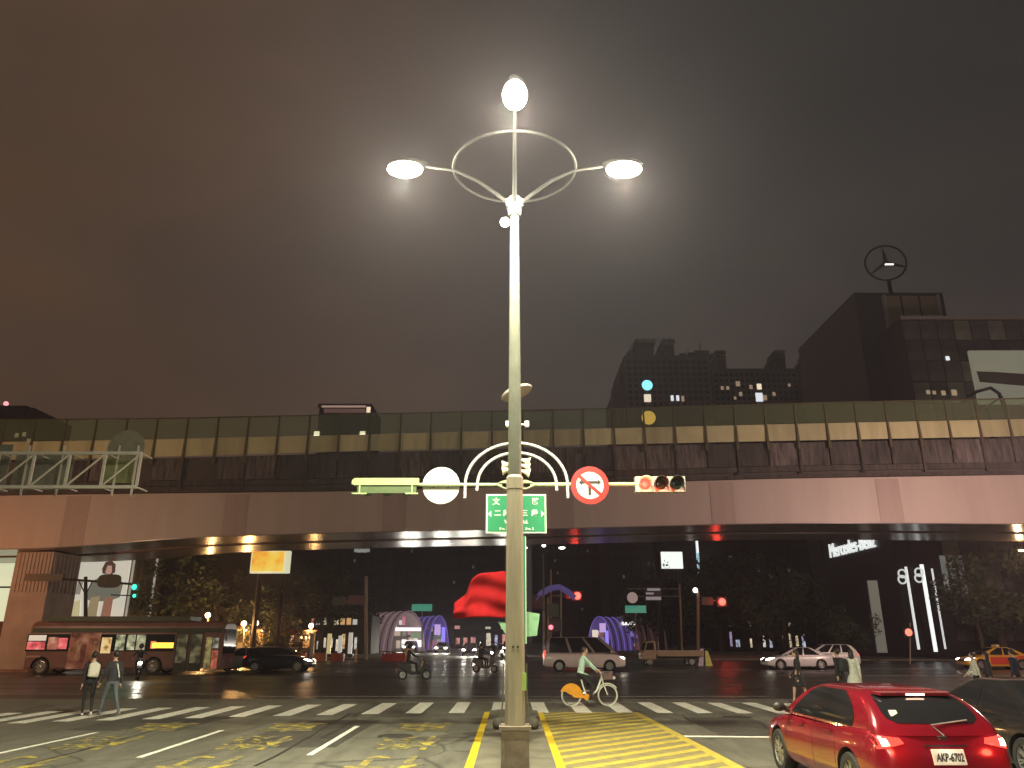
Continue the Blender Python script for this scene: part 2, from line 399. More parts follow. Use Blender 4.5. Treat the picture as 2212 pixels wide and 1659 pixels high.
# pavements beyond the cross street
for nm, pts in (('pavement', [(-120, 78), (-15.5, 78), (-13, 80.5), (-13, 300), (-120, 300)]), ('pavement', [(13.5, 82), (15.5, 79.5), (30, 75), (140, 75), (140, 300), (13.5, 300)])):
    struct(MB().prism([Vector((a, b_, 0)) for a, b_ in pts], (0, 0, .14)).build(nm, PAVE))
struct(MB().prism([Vector((a, b_, 0)) for a, b_ in [(-1.4, 84), (1.4, 84), (1.4, 220), (-1.4, 220)]], (0, 0, .16)).build('far_median', PAVE))
struct(MB().prism([Vector((a, b_, 0)) for a, b_ in [(-70, 50.8), (-30.3, 50.8), (-29.4, 51.8), (-29.4, 56), (-70, 56)]], (0, 0, .15)).build('cross_street_median', M('reddish_kerb', (.22, .13, .10), .75, var=.3, vs=2)))

# ================================================================== BRIDGE
BY = 50.0
def table(vals):
    pts = sorted((P(x, y, BY).x, P(x, y, BY).z) for x, y in vals)
    def f(X):
        if X <= pts[0][0]: a, b = pts[0], pts[1]
        elif X >= pts[-1][0]: a, b = pts[-2], pts[-1]
        else:
            for a, b in zip(pts, pts[1:]):
                if a[0] <= X <= b[0]: break
        t_ = (X - a[0]) / (b[0] - a[0]); return a[1] + (b[1] - a[1]) * t_
    def g(X): return sum(f(X + d) for d in (-3, -1.5, 0, 1.5, 3)) / 5
    return g
z_bar = table([(0, 996), (330, 989), (720, 978), (1240, 964), (1750, 953), (2212, 944)])
z_top = table([(0, 908), (330, 906), (720, 898), (1240, 886), (1750, 872), (2212, 862)])
z_gt = table([(0, 1068), (280, 1064), (750, 1059), (1483, 1037), (1700, 1031), (2212, 1023)])
z_gb = table([(-150, 1188), (0, 1186), (140, 1183), (250, 1172), (370, 1161), (531, 1156), (841, 1147), (1250, 1140), (1495, 1133), (1700, 1129), (2000, 1129), (2212, 1131)])
br = thing('viaduct', 'long pinkish elevated viaduct with clear noise barrier crossing the whole picture', 'viaduct', GY(150, 54))
GIRD = M('girder_paint', (.42, .345, .31), .5, var=.09, vs=.7, bump=.05, streak=True)
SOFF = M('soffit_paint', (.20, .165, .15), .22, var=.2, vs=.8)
FASC = M('stained_fascia', (.045, .037, .034), .8, var=.75, vs=3.0, streak=True)
FASP = [M('fascia_panel_%d' % k_, tuple(c_ * q_ for c_ in (.066, .056, .053)), .8, var=.95, vs=4.5 + k_, streak=True) for k_, q_ in enumerate((.6, 1.0, 1.35))]
POST = M('barrier_post_steel', (.085, .07, .028), .55, .2)
PANEL = M('barrier_panel_tan', (.45, .43, .24), .55, var=.12, vs=1.2)
GLASS = MG('barrier_glass', (.86, .92, .82), .20)
PANELS = [PANEL] + [M('barrier_panel_%d' % k_, tuple(c_ * q_ for c_ in (.45, .43, .24)), .55, var=.2, vs=1.8, streak=True) for k_, q_ in enumerate((.78, .9, 1.08))]
XA, XB, SP = -44.0, 52.0, 2.07
xs = [XA + (XB - XA) * i / 64 for i in range(65)]
def loft_x(name, prof, mat, smooth=None, parent=br):
    """prof(X) -> list of (y, z), swept along X"""
    mb = MB(); rows = [[Vector((x, y, z)) for y, z in prof(x)] for x in xs]; n_ = len(rows[0])
    vs = [p for r_ in rows for p in r_]; fs = []
    for i in range(len(rows) - 1):
        for j in range(n_): fs.append((i * n_ + j, i * n_ + (j + 1) % n_, (i + 1) * n_ + (j + 1) % n_, (i + 1) * n_ + j))
    fs.append(tuple(range(n_))); fs.append(tuple(range((len(rows) - 1) * n_, len(rows) * n_)))
    return mb.add(vs, fs).build(name, mat, parent, smooth)
loft_x('girder', lambda x: [(50.45, z_gt(x)), (50.45, z_gb(x) + .06), (53.9, z_gb(x) + .06), (53.9, z_gt(x))], GIRD)
loft_x('girder', lambda x: [(55.3, z_gt(x)), (55.3, z_gb(x) + .06), (59.2, z_gb(x) + .06), (59.2, z_gt(x))], GIRD)
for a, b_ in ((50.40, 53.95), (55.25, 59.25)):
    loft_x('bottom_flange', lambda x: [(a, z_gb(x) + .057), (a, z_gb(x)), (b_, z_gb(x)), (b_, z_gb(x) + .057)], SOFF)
loft_x('deck_slab', lambda x: [(50.25, z_gt(x) + .003), (59.5, z_gt(x) + .003), (59.5, z_bar(x)), (50.25, z_bar(x))], M('deck_concrete', (.06, .05, .045), .8))
loft_x('ledge', lambda x: [(50.0, z_gt(x) + .004), (50.247, z_gt(x) + .004), (50.247, z_gt(x) + .2), (50.0, z_gt(x) + .2)], FASC)
loft_x('cable_duct', lambda x: [(50.05, z_gt(x) + .42), (50.247, z_gt(x) + .42), (50.247, z_gt(x) + .78), (50.05, z_gt(x) + .78)], FASC)
loft_x('top_rail', lambda x: [(49.90, z_top(x)), (49.99, z_top(x)), (49.99, z_top(x) + .07), (49.90, z_top(x) + .07)], POST)
x0 = P(330, 988, BY).x
x0 -= SP * int((x0 - XA) / SP); i = 0
fas_h = None
while x0 + SP < XB:
    xa, xb = x0, x0 + SP
    def quad(y0_, y1_, za, zb_, g=.045, th=.03, lean=0.0):
        return MB().prism([Vector((xa + g, y0_, za(xa + g))), Vector((xb - g, y0_, za(xb - g))), Vector((xb - g, y0_ + lean, zb_(xb - g))), Vector((xa + g, y0_ + lean, zb_(xa + g)))], (0, th, 0))
    mid = lambda x: z_bar(x) + (z_top(x) - z_bar(x)) * .47
    quad(49.93 + random.uniform(0, .012), 0, lambda x: z_bar(x) + .05, lambda x: mid(x) - .02).build('barrier_panel', random.choice(PANELS), br)
    quad(49.93, 0, lambda x: mid(x) + .02, lambda x: z_top(x) - .02, th=.02).build('glass_panel', GLASS, br)
    if random.random() < .95: quad(50.06 + random.uniform(0, .03), 0, lambda x: z_gt(x) + .82, lambda x: z_bar(x) - .06, g=.05, th=.15).build('fascia_panel', random.choice(FASP), br)
    pm = MB().prism([Vector((xa - .09, 49.80, z_bar(xa) - .55)), Vector((xa + .09, 49.80, z_bar(xa) - .55)), Vector((xa + .035, 49.88, z_top(xa))), Vector((xa - .035, 49.88, z_top(xa)))], (0, .14, 0))
    pm.build('barrier_post', POST, br)
    if i % 2 == 0: MB().bbox((xa - .06, 49.93, z_gt(xa) + .22), (xa + .06, 50.05, z_bar(xa) - .58)).build('bracket', FASC, br)
    x0 += SP; i += 1
for vx in (-190, 158, 505, 850, 1215, 1566, 1932, 2290):
    xc = P(vx, 1100, BY).x; hw = .78
    MB().prism([Vector((xc - hw, 50.425, z_gb(xc - hw) + .08)), Vector((xc + hw, 50.425, z_gb(xc + hw) + .08)), Vector((xc + hw, 50.425, z_gt(xc + hw) - .12)), Vector((xc - hw, 50.425, z_gt(xc - hw) - .12))], (0, .022, 0)).build('splice_plate', M('splice_paint', (.355, .27, .245), .5, var=.12, vs=1.2, streak=True), br)
# pier under the left end
PX0, PX1 = P(22, 1270, 51.6).x, P(103, 1270, 51.6).x
zp = min(z_gb(PX0), z_gb(PX1)) - .01
PIER = M('pier_concrete', (.36, .29, .25), .7, var=.16, vs=1.0, bump=.1)
MB().prism([Vector((PX0, 51.6, .15)), Vector((PX1, 51.6, .15)), Vector((PX1, 55.0, .15)), Vector((PX0, 55.0, .15))], (0, 0, zp - .15)).build('pier', PIER, br)
for i in range(9):
    xx = PX0 + .25 + (PX1 - PX0 - .5) * i / 8
    MB().bbox((xx - .09, 51.54, zp - 2.6), (xx + .09, 51.597, zp - .1)).build('pier_rib', PIER, br)
for i in range(7):
    yy = 51.9 + 2.8 * i / 6
    MB().bbox((PX1 + .003, yy - .12, zp - 2.6), (PX1 + .06, yy + .12, zp - .1)).build('pier_rib', PIER, br)

# ================================================================== NEAR STREET FURNITURE
GALV = M('galvanised_steel', (.150, .155, .122), .45, .35, var=.14, vs=5)
GALV_D = M('weathered_steel', (.34, .30, .22), .6, .2, var=.25, vs=4, streak=True)
BASEM = M('base_casing', (.23, .185, .14), .65, .1, var=.3, vs=5, bump=.1)
ARMM = M('unlit_arm_steel', (.034, .032, .031), .6, .2, var=.15)  # arms, ring and heads coloured dark to look unlit beside the lamps
WHITE = M('white_enamel', (.78, .78, .74), .4, var=.06)
LAMP_COL = (1.0, .955, .68)
LENS = ME('lamp_lens', (1.0, .95, .70), 45.0)
LENS2 = ME('small_lamp_lens', (1.0, .98, .85), 18.0)
BLACK = M('black_plastic', (.02, .02, .02), .45)
def arc_pts(fn, n): return [fn(i / n) for i in range(n + 1)]
LY, LX = 12.0, .045
def three_arm_lamp(base, label, h=9.42, power=1500, group=None, detail=True, lens=LENS, colr=LAMP_COL, spin=0.0, arms=(0, 1, 2)):
    t = thing('street_lamp', label, 'street lamp', base, spin, group)
    o = Vector((0, 0, 0))
    LW = dict(world=False)
    MB().tube([(0, 0, .55), (0, 0, 4.3)], [.150, .128], 8).build('pole', GALV_D, t, **LW)
    MB().tube([(0, 0, 4.3), (0, 0, h)], [.112, .072], 8).build('upper_pole', GALV, t, **LW)
    MB().lathe([(.135, 4.22), (.135, 4.40), (.112, 4.44)], 8).build('sleeve', GALV_D, t, **LW)
    MB().lathe([(.11, h - .25), (.12, h - .2), (.12, h + .1), (.09, h + .14)], 12).box((0, 0, h + .0), (.3, .12, .16)).build('collar', GALV, t, smooth=30, **LW)
    bx = MB().box((0, 0, .36), (.40, .40, .72)).box((0, 0, .755), (.46, .46, .05))
    bx.build('base_casing', BASEM, t, **LW)
    MB().box((0, -.205, .34), (.30, .012, .52)).build('access_door', M('casing_door', (.20, .155, .115), .6, var=.3, vs=6), t, **LW)
    for s in (-1, 1):
        MB().tube([(s * .168, -.06, 1.62), (s * .172, -.06, 1.15), (s * .215, -.06, .79)], .012, 6).build('stay_rod', GALV, t, **LW)
    zr = h + .72; rr = 1.12
    MB().tube([(rr * math.cos(a), rr * math.sin(a), zr) for a in [2 * math.pi * i / 48 for i in range(48)]], .028, 6, closed=True).build('ring', ARMM, t, smooth=60, **LW)
    dirs = ((-1, 0), (1, 0), (0, -1))
    for k in arms:
        dx, dy = dirs[k]
        D = Vector((dx, dy, 0))
        p = [Vector((0, 0, h - .02)) + D * .08, Vector((0, 0, h + .2)) + D * .32, Vector((0, 0, h + .48)) + D * .68, Vector((0, 0, zr - .02)) + D * 1.1, Vector((0, 0, zr + .06)) + D * 1.62]
        MB().tube(p, [.042, .038, .034, .03, .028], 8).build('arm', ARMM, t, smooth=60, **LW)
        hd = Vector((0, 0, zr + .05)) + D * 1.98
        rot = Matrix.Rotation(math.atan2(dy, dx), 3, 'Z')
        MB().ball(hd + Vector((0, 0, .05)), (.40, .18, .08), 14, 8, rot=rot).build('lamp_head', ARMM, t, smooth=60, **LW)
        MB().ball(hd + D * .03 + Vector((0, 0, -.05)), (.33, .20, .13), 14, 8, rot=rot).build('lamp_lens', lens, t, smooth=60, **LW)  # lens enlarged to the width of the glare around the lamp
        if power:
            lamp('lamp_light', wmat(t) @ (hd + Vector((0, 0, -.24))), power, colr, t, .13, spot=168, blend=.35)
            lamp('lamp_light', wmat(t) @ (hd + Vector((0, 0, -.28))), power * .17, colr, t, .13)
    return t
ml = three_arm_lamp((LX, LY, .11), 'tall grey street lamp with three lit heads and a ring, on the median in front', power=4000)
# small globe floodlight, notice sticker box
zz = P(1092, 490, LY).z; xx = P(1092, 490, LY - .15).x
MB().tube([(LX, LY - .05, zz), (xx, LY - .15, zz)], .02, 6).build('floodlight_bracket', GALV, ml)
MB().ball((xx - .01, LY - .16, zz), .085, 14, 8).build('floodlight', LENS2, ml, smooth=60)
lamp('lamp_light', (xx - .03, LY - .32, zz - .05), 60, (1, .98, .85), ml, .08)
a = P(1128, 1472, LY)
MB().box((a.x + .01, LY - .05, a.z), (.10, .10, .24)).build('notice_box', M('lime_plastic', (.32, .50, .12), .5), ml)
for k_, zq in enumerate((P(1110, 1396, LY).z, P(1118, 1400, LY).z)): MB().box((LX - .03 + .07 * k_, LY - .138, P(1110, 1397, LY).z), (.03, .015, .03)).build('bolt', BLACK, ml)

# ------------------------------------------------------------------ signal mast behind the lamp
SY = 16.5
PG = M('signal_arm_paint', (.30, .36, .20), .5, .1, var=.12)
ARCW = M('arch_white_paint', (.40, .41, .41), .4, var=.06)
sx0 = P(1115, 1048, SY).x; az = P(1115, 1048, SY).z
sm = thing('signal_mast', 'signal mast with white double arch and pale green cross arm behind the tall street lamp', 'signal mast', (sx0, SY, .11))
MB().tube([(sx0, SY, .11), (sx0, SY, P(1115, 860, SY).z)], [.11, .075], 12).build('pole', GALV_D, sm, smooth=40)
MB().box((sx0, SY, .16), (.36, .36, .1)).build('base_plate', GALV_D, sm)
MB().tube([P(905, 1047, SY), P(1085, 1047, SY)], .038, 8).build('arm', PG, sm)
MB().tube([P(1145, 1047, SY), P(1372, 1046, SY)], .045, 8).build('arm', PG, sm)
# lozenge gusset where the arms meet the pole
for dz in (.05, -.05):
    p = [P(1072, 1047, SY), P(1092, 1039 if dz > 0 else 1056, SY), P(1138, 1039 if dz > 0 else 1056, SY), P(1158, 1047, SY)]
    MB().tube([q + Vector((0, -.03, 0)) for q in p], .02, 6).build('gusset_bar', PG, sm)
MB().prism([P(1078, 1043, SY - .06), P(1092, 1037, SY - .06), P(1138, 1037, SY - .06), P(1152, 1043, SY - .06)], (0, .12, 0)).build('gusset_plate', PG, sm)
for xa, xb, ytop, yend in ((1005, 1226, 957, 1076), (1031, 1202, 978, 1060)):
    cx = (xa + xb) / 2; ra = (xb - xa) / 2; yb = 1048
    pts = [P(xa - 1, yend, SY - .02)] + [P(cx - ra * math.cos(th), yb - (yb - ytop) * math.sin(th), SY - .02) for th in [math.pi * i / 28 for i in range(29)]] + [P(xb + 1, yend, SY - .02)]
    MB().tube(pts, .034, 8).build('arch', ARCW, sm, smooth=60)
# tilted disc on the mast head
dc = P(1116, 848, SY); rot = Matrix.Rotation(R(-22), 3, 'Y') @ Matrix.Rotation(R(-5), 3, 'X')
MB().lathe([(.05, -.05), (.36, -.035), (.38, 0), (.36, .025), (.02, .03)], 28, dc, rot).build('tilted_disc', M('grey_disc', (.34, .34, .30), .5), sm, smooth=35)
# horn speakers
hz = P(1115, 1012, SY).z
for dz, s in ((.10, -1), (-.02, -1), (.08, 1), (-.05, 1), (.2, 1)):
    rot = Matrix.Rotation(R(90 * s + (15 if s > 0 else -8)), 3, 'Y')
    MB().lathe([(.03, 0), (.035, .10), (.06, .18), (.11, .26), (.10, .26), (.02, .15)], 12, (sx0 + s * .05, SY - .05, hz + dz), rot).build('horn_speaker', M('cream_paint', (.72, .68, .50), .5), sm, smooth=40)
for s, vx in ((-1, 1097), (1, 1138)):
    q = P(vx, 917, SY)
    MB().tube([(sx0, SY, q.z), (q.x, SY, q.z)], .015, 6).box((q.x, SY - .02, q.z), (.09, .14, .12)).build('camera_box', WHITE, sm)
# pole-side vertical name board seen edge on, pale green plate
SIGN_G = M('sign_green', (.002, .150, .058), .45, var=.05); SIGN_W = M('sign_white', (.42, .52, .42), .45, var=.04)
q0, q1 = P(1126, 1162, SY), P(1137, 1390, SY)
MB().bbox((q0.x, SY - .25, q1.z), (q1.x - .02, SY + .25, q0.z)).build('vertical_board', SIGN_G, sm)
MB().bbox((q1.x - .018, SY - .255, q1.z), (q1.x, SY + .255, q0.z)).build('board_edge', SIGN_W, sm)
sg = MB().prism([P(1075, 1342, SY - .14), P(1100, 1348, SY - .14), P(1130, 1330, SY - .14), P(1131, 1320, SY - .14), P(1166, 1326, SY - .14), P(1160, 1373, SY - .14), P(1130, 1376, SY - .14), P(1104, 1390, SY - .14)], (0, .02, 0)).build('pale_plate', M('pale_green_plate', (.17, .33, .19), .5), sm)

# street name board
c = P(1115, 1109.5, SY - .16); wv = P(1180, 1109, SY - .16).x - P(1050, 1109, SY - .16).x; hv = P(1115, 1068, SY - .16).z - P(1115, 1152, SY - .16).z
nb = thing('street_name_board', 'green street name board with white characters hung below the cross arm', 'street sign', (c.x, c.y, c.z - hv / 2))
MB().box(c, (wv, .03, hv)).build('panel', SIGN_W, nb)
MB().box(c + Vector((0, -.018, 0)), (wv - .07, .012, hv - .07)).build('green_face', SIGN_G, nb)
fy = c.y - .028
for txt, vx, vy, sz in (('文', 1072, 1083, .16), ('心', 1115, 1083, .16), ('路', 1157, 1083, .16), ('二', 1075, 1108, .15), ('段', 1094, 1108, .15), ('三', 1133, 1108, .15), ('段', 1155, 1108, .15), ('Wenxin Rd.', 1115, 1127, .105), ('Sec. 2', 1088, 1142, .075), ('Sec. 3', 1144, 1142, .075)):
    q = P(vx, vy, fy); text('lettering', txt, sz, (q.x, fy, q.z), SIGN_W, nb, off=.004, depth=.006)
for s, vx in ((-1, 1058), (1, 1172)):
    q = P(vx, 1110, fy)
    MB().prism([q + Vector((s * .035, 0, 0)), q + Vector((-s * .03, 0, .07)), q + Vector((-s * .03, 0, -.07))], (0, .006, 0)).build('arrow_mark', SIGN_W, nb)
for s in (-1, 1): MB().bbox((c.x + s * .18 - .015, c.y + .015, c.z + hv / 2 - .1), (c.x + s * .18 + .015, SY + .02, c.z + hv / 2 - .06)).build('bracket', GALV, nb)

# round signs
def disc(c, r, th, mat, name, parent, n=40, rin=None, face=-1):
    rot = Matrix.Rotation(R(90), 3, 'X')
    mb = MB()
    if rin: mb.lathe([(rin, 0), (r, 0), (r, th), (rin, th), (rin, 0)], n, c, rot, cap=False)
    else: mb.lathe([(r - .008, 0), (r, .004), (r, th - .004), (r - .008, th)], n, c, rot)
    return mb.build(name, mat, parent)
def rad(v, Y, vy): return (P(1112 + v, vy, Y) - P(1112, vy, Y)).length
q = P(953, 1049, SY + .08); r0 = rad(40.5, SY, 1049)
rb = thing('round_sign_back', 'plain white back of a round sign on the cross arm left of the arch', 'road sign', q)
disc(q, r0, .02, M('sign_back_white', (.58, .58, .53), .35, var=.05), 'sign_plate', rb)
for dx in (-.16, .16): MB().bbox((q.x + dx - .02, SY + .02, q.z - .05), (q.x + dx + .02, SY + .075, q.z + .08)).build('bracket', GALV, rb)
q = P(1274, 1048.5, SY - .09); r0 = rad(41, SY, 1048)
ps = thing('no_turns_sign', 'round red-rimmed sign with barred black turn arrows right of the arch', 'road sign', q)
disc(q, r0, .02, M('sign_face_white', (.48, .46, .42), .4, var=.04), 'sign_plate', ps)
RED = M('sign_red', (.30, .014, .012), .4, var=.05); BK = M('sign_black', (.02, .02, .022), .4)
disc(q + Vector((0, -.020, 0)), r0, .006, RED, 'red_rim', ps, rin=r0 * .72)
yb = q.y - .026
mb = MB(); s = r0
for pl in ([(-.09, -.52), (.05, -.52), (.05, .10), (-.09, .10)], [(-.40, .08), (.42, .08), (.42, .22), (-.40, .22)], [(-.40, -.02), (-.40, .32), (-.58, .15)], [(.42, -.02), (.42, .32), (.60, .15)]):
    mb.prism([q + Vector((a_ * s, -.024, b_ * s)) for a_, b_ in pl], (0, .004, 0))
mb.build('arrow_symbol', BK, ps)
d = Vector((math.cos(R(-42)), 0, math.sin(R(-42)))); nn = Vector((-d.z, 0, d.x))
MB().prism([q + d * (s * .74 * sa) + nn * (s * .085 * sb) + Vector((0, -.029, 0)) for sa, sb in ((-1, -1), (1, -1), (1, 1), (-1, 1))], (0, .004, 0)).build('slash', RED, ps)
for dx in (-.12, .12): MB().bbox((q.x + dx - .02, q.y + .002, q.z - .05), (q.x + dx + .02, SY - .03, q.z + .05)).build('bracket', GALV, ps)

# traffic light facing the camera, at the end of the right arm
HOUS = M('signal_housing_cream', (.34, .32, .27), .5, var=.08)
a0, a1 = P(1372, 1029, SY - .1), P(1482, 1062, SY - .1)
tl = thing('traffic_light', 'horizontal three-lens traffic light showing red at the right arm end', 'traffic light', ((a0.x + a1.x) / 2, SY, a1.z))
MB().bbox((a0.x, SY - .10, a1.z), (a1.x, SY + .10, a0.z)).build('housing', HOUS, tl)
zc = (a0.z + a1.z) / 2; wl = (a1.x - a0.x)
RLENS = M('red_signal_lens', (.08, .006, .005), .3, emit=4.5, ecol=(1.0, .04, .025), var=.05)
rot = Matrix.Rotation(R(90), 3, 'X')
for k, (mat) in enumerate((RLENS, M('amber_lens_off', (.05, .03, .01), .25), M('green_lens_off', (.01, .035, .03), .25))):
    cx = a0.x + wl * (.19 + .31 * k)
    ln = MB().ball((cx, SY - .10, zc), (.125, .03, .125), 20, 8).build('lens', mat, tl, smooth=60)
    vz = MB(); pts = []
    n_ = 20
    vs = []; 
    for i in range(n_ + 1):
        th = R(-25) + R(230) * i / n_
        for yy, rr in ((SY - .10, .145), (SY - .34, .150), (SY - .34, .138), (SY - .10, .133)):
            vs.append(Vector((cx + rr * math.cos(th), yy - (.0 if yy > SY - .2 else -.10 * (1 - math.sin(max(0, th))) * .6), zc + rr * math.sin(th))))
    fs = [(i * 4 + j, i * 4 + (j + 1) % 4, (i + 1) * 4 + (j + 1) % 4, (i + 1) * 4 + j) for i in range(n_) for j in range(4)] + [(0, 1, 2, 3), tuple(n_ * 4 + q_ for q_ in (3, 2, 1, 0))]
    MB().add(vs, fs).build('visor', M('visor_black', (.015, .014, .012), .5) if k else HOUS, tl, smooth=40)
lamp('lamp_light', (a0.x + wl * .19, SY - .32, zc), 130, (1, .04, .02), tl, .12)
# the same kind of head on the left arm, seen from behind
b0, b1 = P(762, 1034, SY), P(905, 1049, SY)
tb = thing('traffic_light', 'traffic light seen from behind at the end of the left arm', 'traffic light', ((b0.x + b1.x) / 2, SY, b1.z))
hw = (b1.x - b0.x)
PGL = M('signal_back_green', (.27, .36, .16), .45, var=.12)
o = MB().prism([Vector((b0.x + .06, SY - .08, b1.z)), Vector((b1.x, SY - .08, b1.z)), Vector((b1.x, SY - .08, b0.z)), Vector((b0.x + .06, SY - .08, b0.z)), Vector((b0.x, SY - .08, b0.z - .05)), Vector((b0.x, SY - .08, b1.z + .02))], (0, .16, 0)).build('housing', PGL, tb)
for k in range(3):
    cx = b0.x + hw * (.2 + .3 * k)
    MB().lathe([(.13, 0), (.15, .02), (.15, .26), (.14, .26), (.13, .02)], 18, (cx, SY + .08, b1.z - .03), Matrix.Rotation(R(-90), 3, 'X')).build('visor', M('visor_green', (.05, .08, .03), .5), tb, smooth=40)
z2 = P(830, 1066, SY).z
MB().bbox((b0.x + .12, SY - .05, z2), (b1.x - .05, SY + .05, b1.z - .002)).build('lower_housing', M('housing_dark_green', (.07, .10, .04), .5), tb)
for xa, xb in ((b0.x + .02, b0.x + .34), (b1.x - .28, b1.x)):
    MB().bbox((xa, SY - .1, z2 - .03), (xb, SY - .06, z2)).build('bracket', PGL, tb)
    MB().bbox(((xa + xb) / 2 - .015, SY - .09, z2), ((xa + xb) / 2 + .015, SY - .06, b1.z)).build('bracket', PGL, tb)

# ------------------------------------------------------------------ red flag on the mast
FY = SY - .22
top = [(981, 1302), (996, 1290), (1006, 1283), (1014, 1262), (1020, 1250), (1034, 1240), (1050, 1237), (1070, 1236), (1086, 1233), (1104, 1238)]
bot = [(980, 1336), (992, 1336), (1006, 1335), (1018, 1334), (1030, 1334), (1044, 1334), (1058, 1333), (1072, 1334), (1086, 1334), (1104, 1333)]
def lerp_list(lst, u):
    f = u * (len(lst) - 1); i = min(int(f), len(lst) - 2); t_ = f - i
    return (lst[i][0] + (lst[i + 1][0] - lst[i][0]) * t_, lst[i][1] + (lst[i + 1][1] - lst[i][1]) * t_)
def flag_pt(u, v):
    a_ = lerp_list(bot, u); b_ = lerp_list(top, u)
    p = P(a_[0] + (b_[0] - a_[0]) * v, a_[1] + (b_[1] - a_[1]) * v, FY)
    wob = (1 - u) * .9 + .1
    p.y += wob * (.08 * math.sin(3.2 + 5.0 * u + 3.4 * v) + .05 * math.sin(9 * u - 6 * v)) + .03 * math.sin(14 * v + 7 * u) * (.3 + u)
    return p
fl = thing('red_flag', 'plain red cloth flag flying left from the mast below the street name board', 'flag', P(1104, 1334, FY))
fo = MB().grid(flag_pt, 30, 20).build('cloth', M('red_cloth', (.21, .007, .009), .95, var=.14, vs=5, spec=.1, bump=.2), fl, smooth=180, fix=False)
sd = fo.modifiers.new('thickness', 'SOLIDIFY'); sd.thickness = .006
pa, pb = P(1106, 1226, FY), P(1106, 1340, FY)
MB().tube([pa, pb], .012, 6).build('staff', GALV, fl)
for pz in (pa.z - .05, pb.z + .05): MB().tube([(pa.x, FY, pz), (sx0, SY, pz)], .012, 6).build('bracket', GALV, fl)

# ------------------------------------------------------------------ gantry truss, upper left
TY = 24.0
TR = M('truss_paint', (.80, .74, .64), .5, .1, var=.1)
gx = P(-110, 1015, TY).x
gt = thing('sign_gantry', 'pale steel sign gantry truss reaching in from the left edge', 'gantry', (gx, TY, 0))
MB().tube([(gx, TY + .25, 0), (gx, TY + .25, P(0, 960, TY).z)], [.2, .17], 12).build('post', TR, gt, smooth=40)
zt_, zbm = P(150, 979, TY).z, P(150, 1052, TY).z
ends = P(303, 981, TY).x
for yy in (TY,):
    MB().bbox((gx - .3, yy - .05, zt_ - .05), (ends + .04, yy + .05, zt_ + .05)).build('chord', TR, gt)
    MB().bbox((gx - .3, yy - .05, zbm - .05), (ends + .04, yy + .05, zbm + .05)).build('chord', TR, gt)
tops = [302, 225, 148, 71, -6, -83]
for yy in (TY,):
    px = [P(v - 2, 1015, TY).x for v in tops]
    for i_, x in enumerate(px):
        MB().box((x, yy, (zt_ + zbm) / 2), (.075, .07, zt_ - zbm - .1)).build('web_post', TR, gt)
        if i_: MB().tube([(px[i_] + .05, yy, zbm + .05), (px[i_ - 1] - .05, yy, zt_ - .05)], .032, 6).build('web_diagonal', TR, gt)
for x in px:
    for zq in (zt_, zbm): MB().tube([(x, TY + .05, zq), (x, TY + .74, zq)], .025, 6).build('cross_brace', TR, gt)
SB = M('sign_back_grey', (.24, .235, .175), .6, var=.2)
MB().bbox((P(32, 1000, TY + .8).x, TY + .80, P(100, 1058, TY + .8).z), (P(158, 1000, TY + .8).x, TY + .84, P(100, 975, TY + .8).z)).build('sign_panel_back', SB, gt)
MB().bbox((P(-120, 1000, TY + .8).x, TY + .80, P(100, 1062, TY + .8).z), (P(20, 1000, TY + .8).x, TY + .84, P(100, 960, TY + .8).z)).build('sign_panel_back', SB, gt)
MB().bbox((P(226, 1000, TY + .8).x, TY + .80, P(250, 1043, TY + .8).z), (P(290, 1000, TY + .8).x, TY + .84, P(250, 990, TY + .8).z)).build('sign_panel_back', M('sign_back_green', (.30, .32, .14), .6), gt)
disc(P(273, 968, TY + .9), rad(40, TY + .9, 968), .025, M('disc_back', (.30, .27, .19), .6), 'round_sign_back', gt)
for vx in (57, 132, 252, 293):
    x = P(vx, 1000, TY + .75).x
    MB().bbox((x - .03, TY + .755, P(vx, 1072, TY + .75).z), (x + .03, TY + .795, P(vx, 962, TY + .75).z)).build('sign_bracket', TR, gt)

# ================================================================== VEHICLES
def catmull(pts, n):
    out_ = []
    k = len(pts)
    for i in range(k - 1):
        p0, p1, p2, p3 = pts[max(i - 1, 0)], pts[i], pts[i + 1], pts[min(i + 2, k - 1)]
        for j in range(n):
            t = j / n
            out_.append(tuple(.5 * (2 * b + (c - a) * t + (2 * a - 5 * b + 4 * c - d) * t * t + (3 * b - a - 3 * c + d) * t ** 3) for a, b, c, d in zip(p0, p1, p2, p3)))
    out_.append(tuple(pts[-1])); return out_
def eval_mesh(o):
    dg = bpy.context.evaluated_depsgraph_get(); dg.update()
    return bpy.data.meshes.new_from_object(o.evaluated_get(dg))
GLS = M('car_glass', (.012, .012, .014), .06, spec=.6, var=.0)
TYRE = M('tyre_rubber', (.018, .017, .016), .8)
RIM = M('alloy_rim', (.42, .42, .40), .35, .8, var=.1)
CHROME = M('chrome_trim', (.6, .6, .58), .2, 1.0, var=.05)
ARCHM = M('wheel_well', (.012, .012, .012), .9)
PLATEW = M('plate_white', (.70, .68, .60), .5, var=.04)
TAIL = M('tail_lamp_lit', (.25, .01, .01), .25, emit=2.0, ecol=(1.0, .07, .045), var=.05)
TAILH = ME('tail_lamp_hot', (1.0, .62, .42), 9.0)
TAILD = M('tail_lamp_dark', (.25, .01, .01), .2, coat=.5, var=.05)
HEADL = ME('head_lamp_lit', (1.0, .90, .72), 40.0)
HEADO = M('head_lamp_clear', (.35, .34, .32), .15, .3)
INDI = ME('turn_lamp_lit', (1.0, .55, .15), 6.0)
